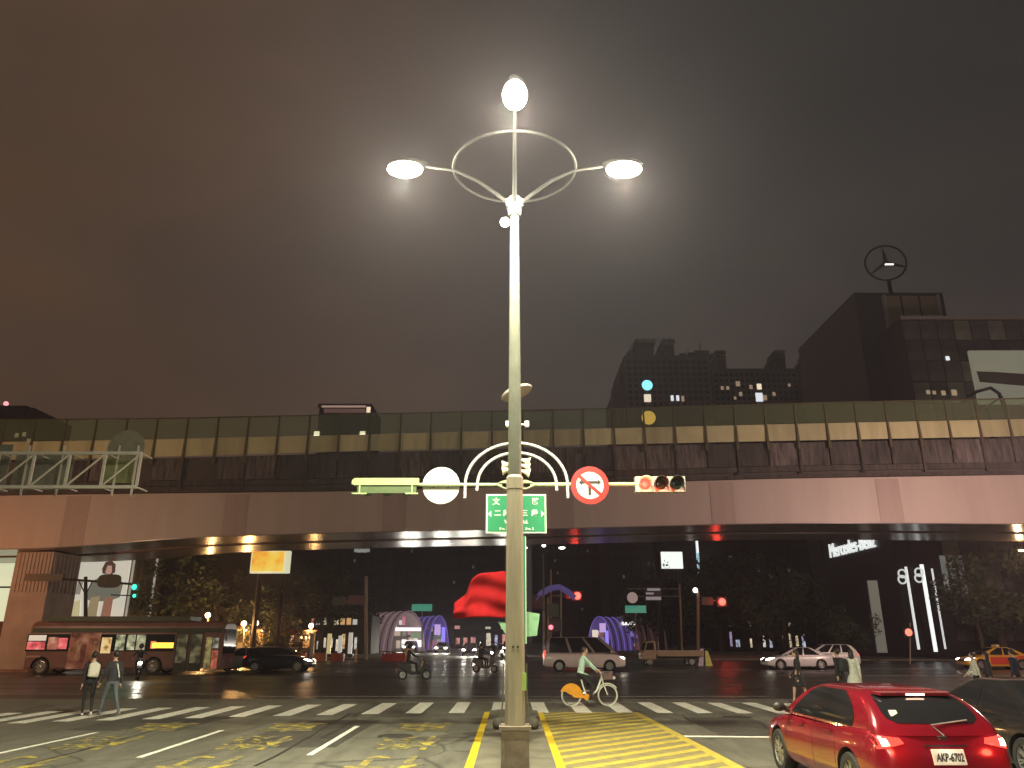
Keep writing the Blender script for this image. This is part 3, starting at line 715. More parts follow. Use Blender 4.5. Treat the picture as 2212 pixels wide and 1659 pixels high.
def wheel_mesh(r, wdt, spokes=7):
    """tyre and rim lying with the axle along X, outer face at +X"""
    rot = Matrix.Rotation(R(90), 3, 'Y')
    ri = r * .70
    ty = MB().lathe([(ri, -wdt / 2), (r * .95, -wdt / 2), (r, -wdt * .36), (r, wdt * .36), (r * .95, wdt / 2), (ri, wdt / 2), (ri, -wdt / 2)], 28, (0, 0, 0), rot, cap=False).mesh('tyre', TYRE, 40)
    rm = MB().lathe([(ri, -wdt * .4), (ri, wdt * .44), (ri * .93, wdt * .46), (ri * .9, wdt * .2), (ri * .9, -wdt * .3)], 24, (0, 0, 0), rot)
    for i in range(spokes):
        a = 2 * math.pi * i / spokes
        rr = Matrix.Rotation(a, 3, 'X')
        for da in (-.16, .16):
            rr = Matrix.Rotation(a + da * .8, 3, 'X')
            rm.box(rr @ Vector((wdt * .34, 0, ri * .55)), (wdt * .14, r * .075, ri * .86), rot=rr)
    rm.lathe([(ri * .2, wdt * .25), (ri * .2, wdt * .44), (ri * .12, wdt * .47)], 12, (0, 0, 0), rot)
    return ty, rm.mesh('rim', RIM, 35)
_W = {}
def add_wheels(t, pos, r, wdt, spokes=7):
    key = (round(r, 3), round(wdt, 3), spokes)
    if key not in _W: _W[key] = wheel_mesh(r, wdt, spokes)
    ty, rm = _W[key]
    for x, y in pos:
        wz = link('wheel', ty, t, (x, y, r), (0, 0, 0 if x > 0 else math.pi)); link('rim', rm, wz)
def conform(bvh, t, name, mat, corners, axis, nu=8, nv=5, off=.008, deep=.03, bulge=0.0):
    """a lamp, plate or trim piece laid on the body: corners in the plane seen along axis ('y-','y+','x-','x+')"""
    sg = -1 if axis[1] == '-' else 1
    def pt(u, v):
        a, b, c, d = [Vector((q[0], q[1])) for q in corners]
        q = (a * (1 - u) + b * u) * (1 - v) + (d * (1 - u) + c * u) * v
        if axis[0] == 'y': o = Vector((q.x, sg * 6, q.y)); dr = Vector((0, -sg, 0))
        else: o = Vector((sg * 6, q.x, q.y)); dr = Vector((-sg, 0, 0))
        h = bvh.ray_cast(o, dr)
        if h[0] is None: return None
        return h[0], dr
    pts = {}; last = None
    for j in range(nv + 1):
        for i in range(nu + 1):
            r_ = pt(i / nu, j / nv)
            if r_ is None: r_ = last
            if r_ is None: return None
            last = r_
            b = bulge * math.sin(math.pi * i / nu) * math.sin(math.pi * j / nv)
            pts[(i, j)] = (r_[0] - r_[1] * (off + b), r_[0] + r_[1] * deep)
    vs = []; fs = []
    idx = {}
    for key, (a, b) in pts.items(): idx[key] = len(vs); vs += [a, b]
    for j in range(nv):
        for i in range(nu): fs.append((idx[(i, j)], idx[(i + 1, j)], idx[(i + 1, j + 1)], idx[(i, j + 1)]))
    ring = [(i, 0) for i in range(nu)] + [(nu, j) for j in range(nv)] + [(i, nv) for i in range(nu, 0, -1)] + [(0, j) for j in range(nv, 0, -1)]
    for a, b in zip(ring, ring[1:] + ring[:1]): fs.append((idx[a], idx[a] + 1, idx[b] + 1, idx[b]))
    return MB().add(vs, fs).build(name, mat, t, 35, world=False)
def car(name, label, cat, loc, rz, sp, paint, group=None, front='off', rear='off', hpow=90, plate=None, roof_paint=None, wheels_spokes=7, bcol=None):
    t = thing(name, label, cat, loc, rz, group)
    # ---- lower body: sections along y
    hw = sp['W'] / 2
    def sec(y, w_, zb, zt):
        h = zt - zb; q = hw * w_
        half = [(0, zb), (.80 * q, zb), (.95 * q, zb + .07 * h), (1.0 * q, zb + .34 * h), (.995 * q, zb + .60 * h), (.965 * q, zb + .80 * h), (.90 * q, zb + .95 * h), (.62 * q, zt + .004), (0, zt + .02)]
        half = catmull([(a, b) for a, b in half], 3)
        full = [(x, z) for x, z in half] + [(-x, z) for x, z in half[-2:0:-1]]
        return [(x, y, z) for x, z in full]
    st = catmull(sp['body'], 5)
    secs = [sec(*q) for q in st]; n_ = len(secs[0])
    vs = [p for s_ in secs for p in s_]; fs = []
    for i in range(len(secs) - 1):
        for j in range(n_): fs.append((i * n_ + j, i * n_ + (j + 1) % n_, (i + 1) * n_ + (j + 1) % n_, (i + 1) * n_ + j))
    fs.append(tuple(range(n_))); fs.append(tuple(range((len(secs) - 1) * n_, len(secs) * n_)))
    tmp = MB().add(vs, fs).build('tmp', paint, None, 40)
    tmp.data.materials.append(ARCHM)
    r = sp['r']; cut = MB()
    for y in (sp['yr'], sp['yf']):
        for s in (-1, 1):
            c_ = MB().lathe([(r + .055, -.20), (r + .055, .30)], 30, (s * (hw - .02), y, r + .01), Matrix.Rotation(R(90 * s), 3, 'Y'), mi=0)
            cut.v += [] ; cut.add(c_.v, c_.f)
    co = cut.build('tmpc', ARCHM)
    bmo = tmp.modifiers.new('b', 'BOOLEAN'); bmo.operation = 'DIFFERENCE'; bmo.solver = 'EXACT'; bmo.object = co; bmo.material_mode = 'TRANSFER'
    low = eval_mesh(tmp)
    bpy.data.objects.remove(tmp); bpy.data.objects.remove(co)
    body = MB(); mats = [paint, ARCHM, roof_paint or paint]
    lm = [m.name for m in low.materials]
    body.add([v.co for v in low.vertices], [tuple(p.vertices) for p in low.polygons])
    body.m = [1 if (p.material_index < len(lm) and lm[p.material_index] == ARCHM.name) else 0 for p in low.polygons]
    # ---- cabin rings, belt to roof
    cb = sp['cabin']   # rows: t(z), y_rear, y_front, halfwidth
    rings = catmull(cb, 3)
    NE, NC, NS = 10, 3, 24
    def outline(z, yr_, yf_, w_, bow=.06):
        rc = min(.10, w_ * .2)
        pts = []
        for i in range(NE): u = -1 + 2 * i / NE; pts.append((u * (w_ - rc), yr_ - bow * (1 - u * u) * sp.get('bowr', 1)))
        for i in range(NC): a = R(-90 + 90 * i / NC); pts.append((w_ - rc + rc * math.cos(a), yr_ + rc + rc * math.sin(a)))
        for i in range(NS): u = i / NS; pts.append((w_ + .012 * math.sin(math.pi * u), yr_ + rc + (yf_ - yr_ - 2 * rc) * u))
        for i in range(NC): a = R(0 + 90 * i / NC); pts.append((w_ - rc + rc * math.cos(a), yf_ - rc + rc * math.sin(a)))
        for i in range(NE): u = 1 - 2 * i / NE; pts.append((u * (w_ - rc), yf_ + bow * 1.6 * (1 - u * u)))
        for i in range(NC): a = R(90 + 90 * i / NC); pts.append((-w_ + rc + rc * math.cos(a), yf_ - rc + rc * math.sin(a)))
        for i in range(NS): u = 1 - i / NS; pts.append((-w_ - .012 * math.sin(math.pi * u), yr_ + rc + (yf_ - yr_ - 2 * rc) * u))
        for i in range(NC): a = R(180 + 90 * i / NC); pts.append((-w_ + rc + rc * math.cos(a), yr_ + rc + rc * math.sin(a)))
        return [Vector((x, y, z)) for x, y in pts]
    rg = [outline(*q) for q in rings]; nn = len(rg[0])
    H = sp['H']; zl, yr_, yf_, w_ = cb[-1]
    cyc = (yr_ + yf_) / 2
    for k_, s_ in ((.35, .93), (.65, .80), (.86, .58), (.96, .34), (1.0, .08)):
        rg.append([Vector((p.x * s_, cyc + (p.y - cyc) * s_, zl + (H - zl) * k_)) for p in outline(zl, yr_, yf_, w_)])
    vs = [p for q in rg for p in q]; fs = []
    for i in range(len(rg) - 1):
        for j in range(nn): fs.append((i * nn + j, i * nn + (j + 1) % nn, (i + 1) * nn + (j + 1) % nn, (i + 1) * nn + j))
    fs.append(tuple(range((len(rg) - 1) * nn, len(rg) * nn))); fs.append(tuple(range(nn)))
    body.add(vs, fs, 2 if roof_paint else 0)
    ob = body.build('body', mats, t, 42, world=False)
    # ---- glass
    nr = len(rings)
    def pane(nm, j0, j1, i0, i1, mat=GLS, off=.006, par=t, ta=None, tb=None):
        vs_ = []; fs_ = []
        w2 = (j1 - j0) * 2 + 1
        def at_(i, jf):
            jj = int(math.floor(jf)); f_ = jf - jj
            return rg[i][jj % nn] * (1 - f_) + rg[i][(jj + 1) % nn] * f_
        for i in range(i0, i1 + 1):
            fr = (i - i0) / (i1 - i0); ja = j0 + (ta(fr) if ta else 0); jb = j1 - (tb(fr) if tb else 0)
            for k in range(w2):
                jf = ja + (jb - ja) * k / (w2 - 1)
                p = at_(i, jf); a = at_(i, jf + .5) - at_(i, jf - .5); b = at_(min(i + 1, len(rg) - 1), jf) - at_(max(i - 1, 0), jf)
                nrm = a.cross(b).normalized(); vs_.append(p + nrm * off)
        for i in range(i1 - i0):
            for j in range(w2 - 1): fs_.append((i * w2 + j, i * w2 + j + 1, (i + 1) * w2 + j + 1, (i + 1) * w2 + j))
        return MB().add(vs_, fs_).build(nm, mat, par, 60, world=False)
    it = nr - 1; ib = 1
    rnd_ = (lambda f: .9 * (2 * f - 1) ** 6 + .5 * (1 - f) ** 2) if sp.get('rw') else None
    pane('rear_window', 0, NE, sp.get('rw', ib), it, ta=rnd_, tb=rnd_)
    fo = NE + NC + NS + NC
    pane('windscreen', fo, fo + NE, ib, it)
    s0 = NE + NC; s1 = fo + NE + NC
    for (a, b) in sp['side']:
        tp = (lambda f: 3.2 * f ** 2 + 1.4 * (1 - f) ** 3) if sp.get('rw') else None
        pane('side_window', s0 + a, s0 + b, ib, it, ta=tp)
        pane('side_window', s1 + NS - b, s1 + NS - a, ib, it, tb=tp)
    # ---- wheels
    add_wheels(t, [(s * (hw - .11), y) for y in (sp['yr'], sp['yf']) for s in (-1, 1)], r, .21, wheels_spokes)
    me = ob.data; bvh = BVHTree.FromPolygons([v.co for v in me.vertices], [tuple(p.vertices) for p in me.polygons])
    # ---- lamps, handles, mirrors, plates
    L0 = sp['body'][0][0]; L1 = sp['body'][-1][0]
    zt = sp.get('ztail', .80); zh = sp.get('zhead', .66)
    for s in (-1, 1):
        tm = {'off': TAILD, 'on': TAIL, 'brake': TAIL}[rear]
        cn = [(s * hw * .56, zt - .015), (s * hw * .91, zt - .085), (s * hw * .935, zt + .075), (s * hw * .60, zt + .045)]
        if sp.get('tall_tail'): cn = [(s * hw * .78, zt - .25), (s * hw * .93, zt - .25), (s * hw * .93, zt + .25), (s * hw * .80, zt + .25)]
        tlp = conform(bvh, t, 'tail_light', tm, cn, 'y-', bulge=.02)
        if rear == 'brake' and tlp: conform(bvh, t, 'brake_lens', TAILH, [(s * hw * .77, zt - .035), (s * hw * .86, zt - .045), (s * hw * .87, zt + .04), (s * hw * .79, zt + .035)], 'y-', off=.03)
        conform(bvh, t, 'headlight', HEADL if front == 'on' else HEADO, [(s * hw * .52, zh - .05), (s * hw * .88, zh - .03), (s * hw * .90, zh + .09), (s * hw * .55, zh + .04)], 'y+', bulge=.02)
        my = sp['cabin'][0][2] - .45
        zb_ = sp['cabin'][0][0] + .07
        MB().ball((s * (hw + .11), my, zb_ + .04), (.11, .07, .075), 10, 6).tube([(s * (hw - .06), my + .02, zb_ - .02), (s * (hw + .06), my, zb_ + .02)], .03, 6).build('wing_mirror', bcol or paint, t, 50, world=False)
        for dy in sp.get('handles', ()):
            conform(bvh, t, 'door_handle', paint, [(dy - .09, zb_ - .17), (dy + .09, zb_ - .17), (dy + .09, zb_ - .135), (dy - .09, zb_ - .135)], 'x' + ('+' if s > 0 else '-'), off=.03)
        for dy in sp.get('seams', ()):
            conform(bvh, t, 'door_seam', ARCHM, [(dy - .004, .32), (dy + .004, .32), (dy + .004, zb_ - .04), (dy - .004, zb_ - .04)], 'x' + ('+' if s > 0 else '-'), 1, 8, off=.0015, deep=.01)
    if plate is not None:
        zp_ = sp.get('zplate', .66)
        conform(bvh, t, 'number_plate', PLATEW, [(-.20, zp_ - .085), (.20, zp_ - .085), (.20, zp_ + .085), (-.20, zp_ + .085)], 'y-', 1, 1, off=.02)
        h_ = bvh.ray_cast(Vector((0, -6, zp_)), Vector((0, 1, 0)))
        if plate and h_[0] is not None: text('plate_lettering', plate, .15, (0, h_[0].y - .032, zp_), M('plate_black', (.03, .03, .03), .5), None, off=.004, depth=.004, width=.34, height=.10).parent = t
    conform(bvh, t, 'grille', BLACK, [(-hw * .4, zh - .16), (hw * .4, zh - .16), (hw * .45, zh + .0), (-hw * .45, zh + .0)], 'y+', off=.006)
    conform(bvh, t, 'lower_bumper', BLACK, [(-hw * .66, .27), (hw * .66, .27), (hw * .7, .37), (-hw * .7, .37)], 'y-', off=.006)
    if front == 'on':
        for s in (-1, 1):
            lamp('lamp_light', wmat(t) @ Vector((s * hw * .7, L1 + .25, zh)), hpow, (1, .92, .76), t, .08, spot=95, aim=wmat(t) @ Vector((s * hw * .8, L1 + 12, 0)))
    return t, bvh, rg
# body rows: (y, width factor, z bottom, z top); cabin rows: (z, y rear, y front, half width)
HATCH = dict(W=1.80, H=1.445, r=.325, yr=-1.36, yf=1.34, ztail=.86, zplate=.70, zhead=.68, bowr=1.6, rw=3,
    body=[(-2.225, .66, .42, .60), (-2.20, .80, .32, .72), (-2.13, .90, .27, .88), (-2.02, .955, .25, .97), (-1.75, .99, .235, 1.005), (-1.2, 1.0, .22, .985), (-.4, .985, .20, .955), (.5, .985, .20, .945), (1.0, .995, .21, .93), (1.45, .99, .22, .865), (1.85, .95, .23, .78), (2.08, .86, .26, .69), (2.19, .72, .31, .60), (2.22, .55, .36, .52)],
    cabin=[(.93, -2.06, 1.22, .80), (1.06, -1.98, .98, .775), (1.22, -1.78, .66, .715), (1.33, -1.55, .40, .655), (1.385, -1.36, .22, .60)],
    side=[(3, 22)], handles=(-.75, .28), seams=(-.95, -.12, .92))
SEDAN = dict(W=1.78, H=1.45, r=.32, yr=-1.38, yf=1.36, ztail=.82, zplate=.66, zhead=.67,
    body=[(-2.33, .66, .42, .60), (-2.31, .82, .32, .78), (-2.24, .92, .27, .94), (-2.0, .97, .25, .985), (-1.6, .995, .23, .98), (-1.0, 1.0, .21, .955), (0, .985, .20, .935), (.7, .985, .20, .925), (1.1, .995, .21, .90), (1.55, .985, .22, .83), (1.95, .94, .24, .75), (2.18, .85, .28, .66), (2.28, .7, .33, .56)],
    cabin=[(.91, -1.92, 1.28, .80), (1.05, -1.62, 1.0, .765), (1.22, -1.28, .62, .705), (1.35, -.98, .30, .65), (1.40, -.86, .16, .60)],
    side=[(3, 12), (13, 22)], handles=(-.78, .25), seams=(-1.05, -.15, .92))
SUV = dict(SEDAN); SUV.update(H=1.62, ztail=.95, zplate=.8, zhead=.78, r=.35,
    body=[(y, w_, zb + .04, zt + (.10 if zt > .8 else .06)) for y, w_, zb, zt in HATCH['body']], yr=-1.34, yf=1.36, bowr=1.2,
    cabin=[(1.03, -2.08, 1.22, .80), (1.18, -2.0, 1.0, .77), (1.36, -1.86, .70, .72), (1.50, -1.72, .42, .67), (1.565, -1.6, .26, .62)], side=[(2, 8), (9, 15), (16, 23)])
WAGON = dict(SUV); WAGON.update(H=1.52, W=1.78, cabin=[(z - .08 * (i_ / 4 + .3), a, b, c_) for i_, (z, a, b, c_) in enumerate(SUV['cabin'])], body=HATCH['body'], r=.325, zhead=.68, ztail=.9)
VAN = dict(W=1.92, H=2.12, r=.34, yr=-1.65, yf=1.55, ztail=1.05, zplate=.75, zhead=.82, tall_tail=True,
    body=[(-2.62, .84, .40, .85), (-2.60, .94, .33, 1.06), (-2.5, .98, .30, 1.14), (-2.0, 1.0, .27, 1.15), (-1.0, 1.0, .25, 1.14), (0, 1.0, .24, 1.13), (1.0, 1.0, .24, 1.12), (1.7, .995, .25, 1.09), (2.1, .97, .27, 1.02), (2.42, .90, .30, .93), (2.56, .78, .36, .78), (2.60, .66, .42, .68)],
    cabin=[(1.10, -2.58, 2.12, .90), (1.35, -2.56, 1.86, .875), (1.65, -2.52, 1.50, .845), (1.92, -2.46, 1.16, .80), (2.05, -2.36, 1.0, .74)],
    side=[(1, 8), (9, 16), (17, 23)], handles=(-.2, .85), seams=(-.6, .45, 1.5))
RP = M('red_car_paint', (.20, .006, .016), .25, .25, var=.05, coat=.8)
rc, rbvh, rrg = car('hatchback', 'red hatchback with lit brake lights and plate AKP-6702, waiting in the foreground', 'car', (5.33, 12.52, 0), R(1.0), HATCH, RP, rear='brake', plate='AKP-6702', wheels_spokes=8, bcol=BLACK)
# its own extras: high brake lamp, wiper, sticker, badge, spoiler
def rwin(u, v):
    """a point on the rear window, u across, v up"""
    nr = 13; f = v * (nr - 1); i = min(int(f), nr - 2); t_ = f - i
    g = u * 10; j = min(int(g), 9); s_ = g - j
    a = rrg[i][j] * (1 - s_) + rrg[i][j + 1] * s_; b = rrg[i + 1][j] * (1 - s_) + rrg[i + 1][j + 1] * s_
    return a * (1 - t_) + b * t_
p = rwin(.5, 1.0)
MB().prism([Vector((-.52, p.y - .02, p.z - .01)), Vector((.52, p.y - .02, p.z - .01)), Vector((.46, p.y - .17, p.z - .025)), Vector((-.46, p.y - .17, p.z - .025))], (0, 0, .035)).build('roof_spoiler', RP, rc, world=False)
MB().box((0, p.y - .175, p.z - .01), (.24, .012, .022)).build('high_brake_lamp', TAILH, rc, world=False)
a, b = rwin(.42, .22), rwin(.80, .30)
MB().tube([rwin(.5, .02) + Vector((0, -.03, .0)), a + Vector((0, -.03, .01)), b + Vector((0, -.03, .01))], .009, 6).build('rear_wiper', M('wiper_grey', (.25, .25, .25), .4), rc, world=False)
q = rwin(.12, .42); MB().box(q + Vector((.02, -.02, 0)), (.10, .008, .085), rot=Matrix.Rotation(R(-38), 3, 'X')).build('window_sticker', PLATEW, rc, world=False)
conform(rbvh, rc, 'badge', CHROME, [(-.06, .885), (.06, .885), (.06, .945), (-.06, .945)], 'y-', 3, 3, off=.012)
conform(rbvh, rc, 'trim_bar', CHROME, [(-.27, .815), (.27, .815), (.27, .83), (-.27, .83)], 'y-', 8, 1, off=.012)
for s in (-1, 1):
    lamp('lamp_light', wmat(rc) @ Vector((s * .66, -2.42, .88)), 7.0, (1, .10, .05), rc, .06)
lamp('lamp_light', wmat(rc) @ Vector((0, -2.36, .82)), 1.1, (1, .9, .75), rc, .05)
BKP = M('black_car_paint', (.012, .012, .013), .22, .0, var=.05, coat=.8)
car('sedan', 'black sedan half out of frame at the right edge beside the red hatchback', 'car', (8.68, 14.15, 0), R(.5), SEDAN, BKP, rear='on', plate='')
DKP = M('charcoal_car_paint', (.022, .022, .027), .25, .2, coat=.6)
SIL = M('silver_car_paint', (.36, .36, .36), .32, .5, coat=.5)
WHP = M('white_car_paint', (.72, .70, .70), .3, .0, coat=.6, var=.05)
PKP = M('pale_van_paint', (.74, .67, .62), .35, .0, coat=.4, var=.06)
YLP = M('yellow_car_paint', (.62, .33, .02), .3, coat=.6, var=.05)
E_ = -math.pi / 2   # heading +X
def at(vx, vy): g = G(vx, vy); return (g.x, g.y, 0)
car('hatchback', 'dark compact car driving right beside the bus front', 'car', at(603, 1450.5), E_, WAGON, DKP, front='on', rear='on', plate='')
car('sedan', 'silver car mostly hidden behind the dark compact car', 'car', GY(545, 53.5), E_, SEDAN, SIL, rear='on', plate='')
car('van', 'pale van with dark windows driving right behind the cyclist', 'van', at(1262, 1450), E_, VAN, PKP, front='on', rear='on', plate='', roof_paint=M('van_roof', (.22, .17, .16), .4, coat=.3))
car('sedan', 'white sedan with lit headlights facing left, behind the person in a dark dress', 'car', at(1722, 1446), -E_, SEDAN, WHP, front='on', rear='off', plate='')
car('estate_car', 'white taller car just behind the white sedan at right', 'car', GY(1785, 57.5), -E_, SUV, WHP, rear='on', plate='')
tx, tbvh, _r = car('taxi', 'yellow and red taxi at the right edge facing left', 'taxi', at(2150, 1446), -E_, SEDAN, YLP, front='on', rear='on', plate='')
RDP = M('red_door_wrap', (.52, .05, .03), .35, coat=.5)
for s in ('+', '-'): conform(tbvh, tx, 'red_door_panel', RDP, [(-1.9, .34), (.72, .34), (.72, .90), (-1.9, .90)], 'x' + s, 24, 6, off=.004)
MB().box((0, -.3, 1.53), (.55, .22, .14)).build('roof_sign', M('taxi_sign', (.6, .5, .2), .4), tx, world=False)
S_ = math.pi   # facing the camera
CAMG = 'oncoming cars waiting at the far stop line'
for vx, Y, sp_, pt_, lb in ((886, 112, SUV, WHP, 'white car with headlights on waiting before the left canopy'), (955, 112, SEDAN, SIL, 'silver car with headlights on waiting left of the far lamp'), (1015, 96, SEDAN, DKP, 'dark car with two bright white headlights under the red flag'), (1100, 103, SUV, DKP, 'dark car behind the foreground lamp pole with headlights on')):
    car('oncoming_car', lb, 'car', GY(vx, Y), S_, sp_, pt_, CAMG, front='on', rear='off', hpow=650)

# ------------------------------------------------------------------ bus
g0, g1 = GY(45, 47.2), GY(472, 47.6)
bl = (g1 - g0).length; bc = (g0 + g1) / 2; brz = math.atan2((g1 - g0).y, (g1 - g0).x) - math.pi / 2
bc = Vector((bc.x, bc.y + 1.25, 0))
bs = thing('bus', 'dark city bus with poster-covered side and lit windows at left', 'bus', bc, brz)
BUSP = M('bus_maroon_paint', (.17, .09, .075), .35, coat=.4, var=.2, vs=1.5)
BUSG = M('bus_green_paint', (.035, .055, .03), .4, coat=.3, var=.2)
hl = bl / 2; hw = 1.25; H = 3.0
def bus_sec(y, k=1.0, zt=H):
    q = hw * k
    prof = [(q - .05, .32), (q, .42), (q, 1.3), (q - .01, 2.2), (q - .06, zt - .28), (q - .16, zt - .10), (q - .45, zt)]
    return [Vector((x, y, z)) for x, z in prof] + [Vector((-x, y, z)) for x, z in prof[::-1]]
ys = [(-hl, .975, H - .12), (-hl + .06, .985, H - .03), (-hl + .25, 1, H), (hl - .3, 1, H), (hl - .1, .98, H - .04), (hl, .93, H - .14)]
rows = [bus_sec(*q) for q in ys]; n_ = len(rows[0])
vs = [p for r_ in rows for p in r_]
fs = [(i * n_ + j, i * n_ + (j + 1) % n_, (i + 1) * n_ + (j + 1) % n_, (i + 1) * n_ + j) for i in range(len(rows) - 1) for j in range(n_)] + [tuple(range(n_)), tuple(range((len(rows) - 1) * n_, len(rows) * n_))]
tmp = MB().add(vs, fs).build('tmp', BUSP); cut = MB(); wr = .46
wy = (P(345, 1450, bc.y).x - bc.x, P(112, 1450, bc.y).x - bc.x)
for y in wy:
    for s in (-1, 1): cut.lathe([(wr + .09, -.35), (wr + .09, .3)], 30, (s * (hw - .02), y, wr), Matrix.Rotation(R(90 * s), 3, 'Y'))
co = cut.build('tmpc', ARCHM); tmp.data.materials.append(ARCHM)
bmo = tmp.modifiers.new('b', 'BOOLEAN'); bmo.operation = 'DIFFERENCE'; bmo.solver = 'EXACT'; bmo.object = co; bmo.material_mode = 'TRANSFER'
me = eval_mesh(tmp); bpy.data.objects.remove(tmp); bpy.data.objects.remove(co); me.name = 'body'; link('body', me, bs)
add_wheels(bs, [(s * (hw - .16), y) for y in wy for s in (-1, 1)], wr, .30, 8)
def bx_y(vx): return P(vx, 1400, bc.y - 1.25).x - bc.x
def bz(vy): return P(250, vy, bc.y - 1.25).z
MB().bbox((-.95, -hl + .8, H - .02), (.95, hl - 2.2, H + .28)).build('roof_unit', BUSG, bs, world=False)
MB().bbox((hw + .002, -hl + .15, bz(1366)), (hw + .012, hl - .15, bz(1357))).build('roof_stripe', BUSG, bs, world=False)
def bwin(name, v0, v1, y0, y1, mat, th=.02):
    return MB().bbox((hw - .01, bx_y(v0), bz(y1)), (hw + th, bx_y(v1), bz(y0))).build(name, mat, bs, world=False)
PINK = MEN('bus_window_pink', [(.25, .03, .04), (.75, .14, .17), (.9, .5, .45)], .6, 2.2); PALE = ME('bus_window_pale', (.85, .80, .68), .55); GRN = MEN('bus_window_green', [(.04, .05, .03), (.35, .40, .26), (.72, .78, .55)], .6, 3.0); YEW = MEN('bus_window_yellow', [(.25, .16, .05), (.80, .62, .28), (.9, .8, .5)], .6, 2.5); RSE = MEN('bus_window_rose', [(.12, .04, .03), (.50, .20, .15), (.7, .45, .35)], .28, 2.5)
DWIN = M('bus_glass_dark', (.02, .022, .02), .1, var=.1)
bwin('side_glass', 58, 372, 1370, 1407, DWIN, .006)
for nm, v0, v1, y0, y1, mt in (('window', 61, 98, 1372, 1384, PALE), ('window', 60, 98, 1386, 1403, PINK), ('window', 103, 124, 1376, 1403, RSE), ('window', 125, 144, 1378, 1402, PINK), ('window', 217, 238, 1377, 1411, YEW), ('window', 247, 266, 1371, 1405, GRN), ('window', 271, 288, 1371, 1404, GRN), ('window', 291, 310, 1371, 1404, PALE if False else GRN)):
    bwin(nm, v0, v1, y0, y1, mt)
bwin('poster_wrap', 149, 214, 1367, 1445, MEN('poster_terracotta', [(.05, .015, .012), (.20, .07, .05), (.36, .17, .12), (.5, .3, .22)], .14, 1.8), .012)
for k_ in range(5): bwin('poster_figure', 153 + 12 * k_, 162 + 12 * k_, 1378 + 7 * (k_ % 3), 1432 - 6 * (k_ % 2), M('poster_figure%d' % (k_ % 3), [(.36, .17, .12), (.42, .28, .20), (.16, .05, .04)][k_ % 3], .5, var=.7, vs=2.0), .016 + .001 * k_)
bwin('route_display', 325, 371, 1388, 1400, ME('led_amber', (1.0, .62, .08), 1.6), .03)
bwin('display_edge', 322, 333, 1385, 1401, ME('led_red', (1.0, .25, .12), .8), .024)
for v0, v1 in ((375, 403), (406, 434)):
    d_ = bwin('door', v0, v1, 1366, 1450, M('bus_door', (.03, .04, .028), .4), .015)
    o_ = bwin('door_pane', v0 + 3, v1 - 3, 1370, 1432, MEN('door_pane%d' % v0, [(.01, .012, .01), (.05, .055, .035), (.20, .21, .12), (.45, .45, .3)], .22, 1.6), .022)
for v0, v1, y0, y1, cl in ((440, 453, 1376, 1445, (.30, .30, .12)), (455, 467, 1378, 1400, (.35, .40, .34)), (455, 468, 1405, 1445, (.55, .16, .10))):
    bwin('front_reflection', v0, v1, y0, y1, MEN('bus_front_%d%d' % (v0, y0), [tuple(c_ * .15 for c_ in cl), cl, tuple(min(1, c_ * 1.8) for c_ in cl)], .30, 3.0), .018)  # bright front reflections put into the colours and glow of these panels
bwin('skirt_stripe', 60, 92, 1416, 1420, M('bus_stripe', (.35, .22, .2), .5), .008)
MB().bbox((-hw + .12, hl - .02, 1.15), (hw - .12, hl + .02, 2.55)).build('windscreen', DWIN, bs, world=False)
for s in (-1, 1): MB().bbox((s * .75 - .2, hl - .03, .62), (s * .75 + .2, hl + .02, .82)).build('headlight', HEADO, bs, world=False)
MB().tube([(hw - .1, hl - .05, 2.5), (hw + .15, hl + .2, 2.45), (hw + .2, hl + .25, 2.2)], .03, 6).box((hw + .2, hl + .25, 2.05), (.18, .08, .32)).build('wing_mirror', BLACK, bs, world=False)

# ================================================================== PEOPLE, BICYCLE, SCOOTERS
SKIN = M('skin', (.50, .31, .22), .55, var=.08)
HAIR = M('dark_hair', (.018, .014, .012), .5, var=.3, vs=30)
def capsule(mb, p0, p1, r0, r1, n=10):
    p0 = Vector(p0); p1 = Vector(p1); d = (p1 - p0); L = d.length or 1e-4; d = d / L
    path = [p0 - d * r0 * .95, p0 - d * r0 * .6, p0, p0 + d * L * .5, p1, p1 + d * r1 * .6, p1 + d * r1 * .95]
    mb.tube(path, [r0 * .25, r0 * .8, r0, (r0 + r1) / 2, r1, r1 * .8, r1 * .25], n)
def limb(o, a1, l1, a2, l2, side=0.0):
    """two-bone chain in the y-z plane; angles from straight down, positive forward (+y)"""
    k = o + Vector((side * l1, math.sin(a1) * l1, -math.cos(a1) * l1))
    e = k + Vector((side * .4 * l2, math.sin(a2) * l2, -math.cos(a2) * l2))
    return k, e
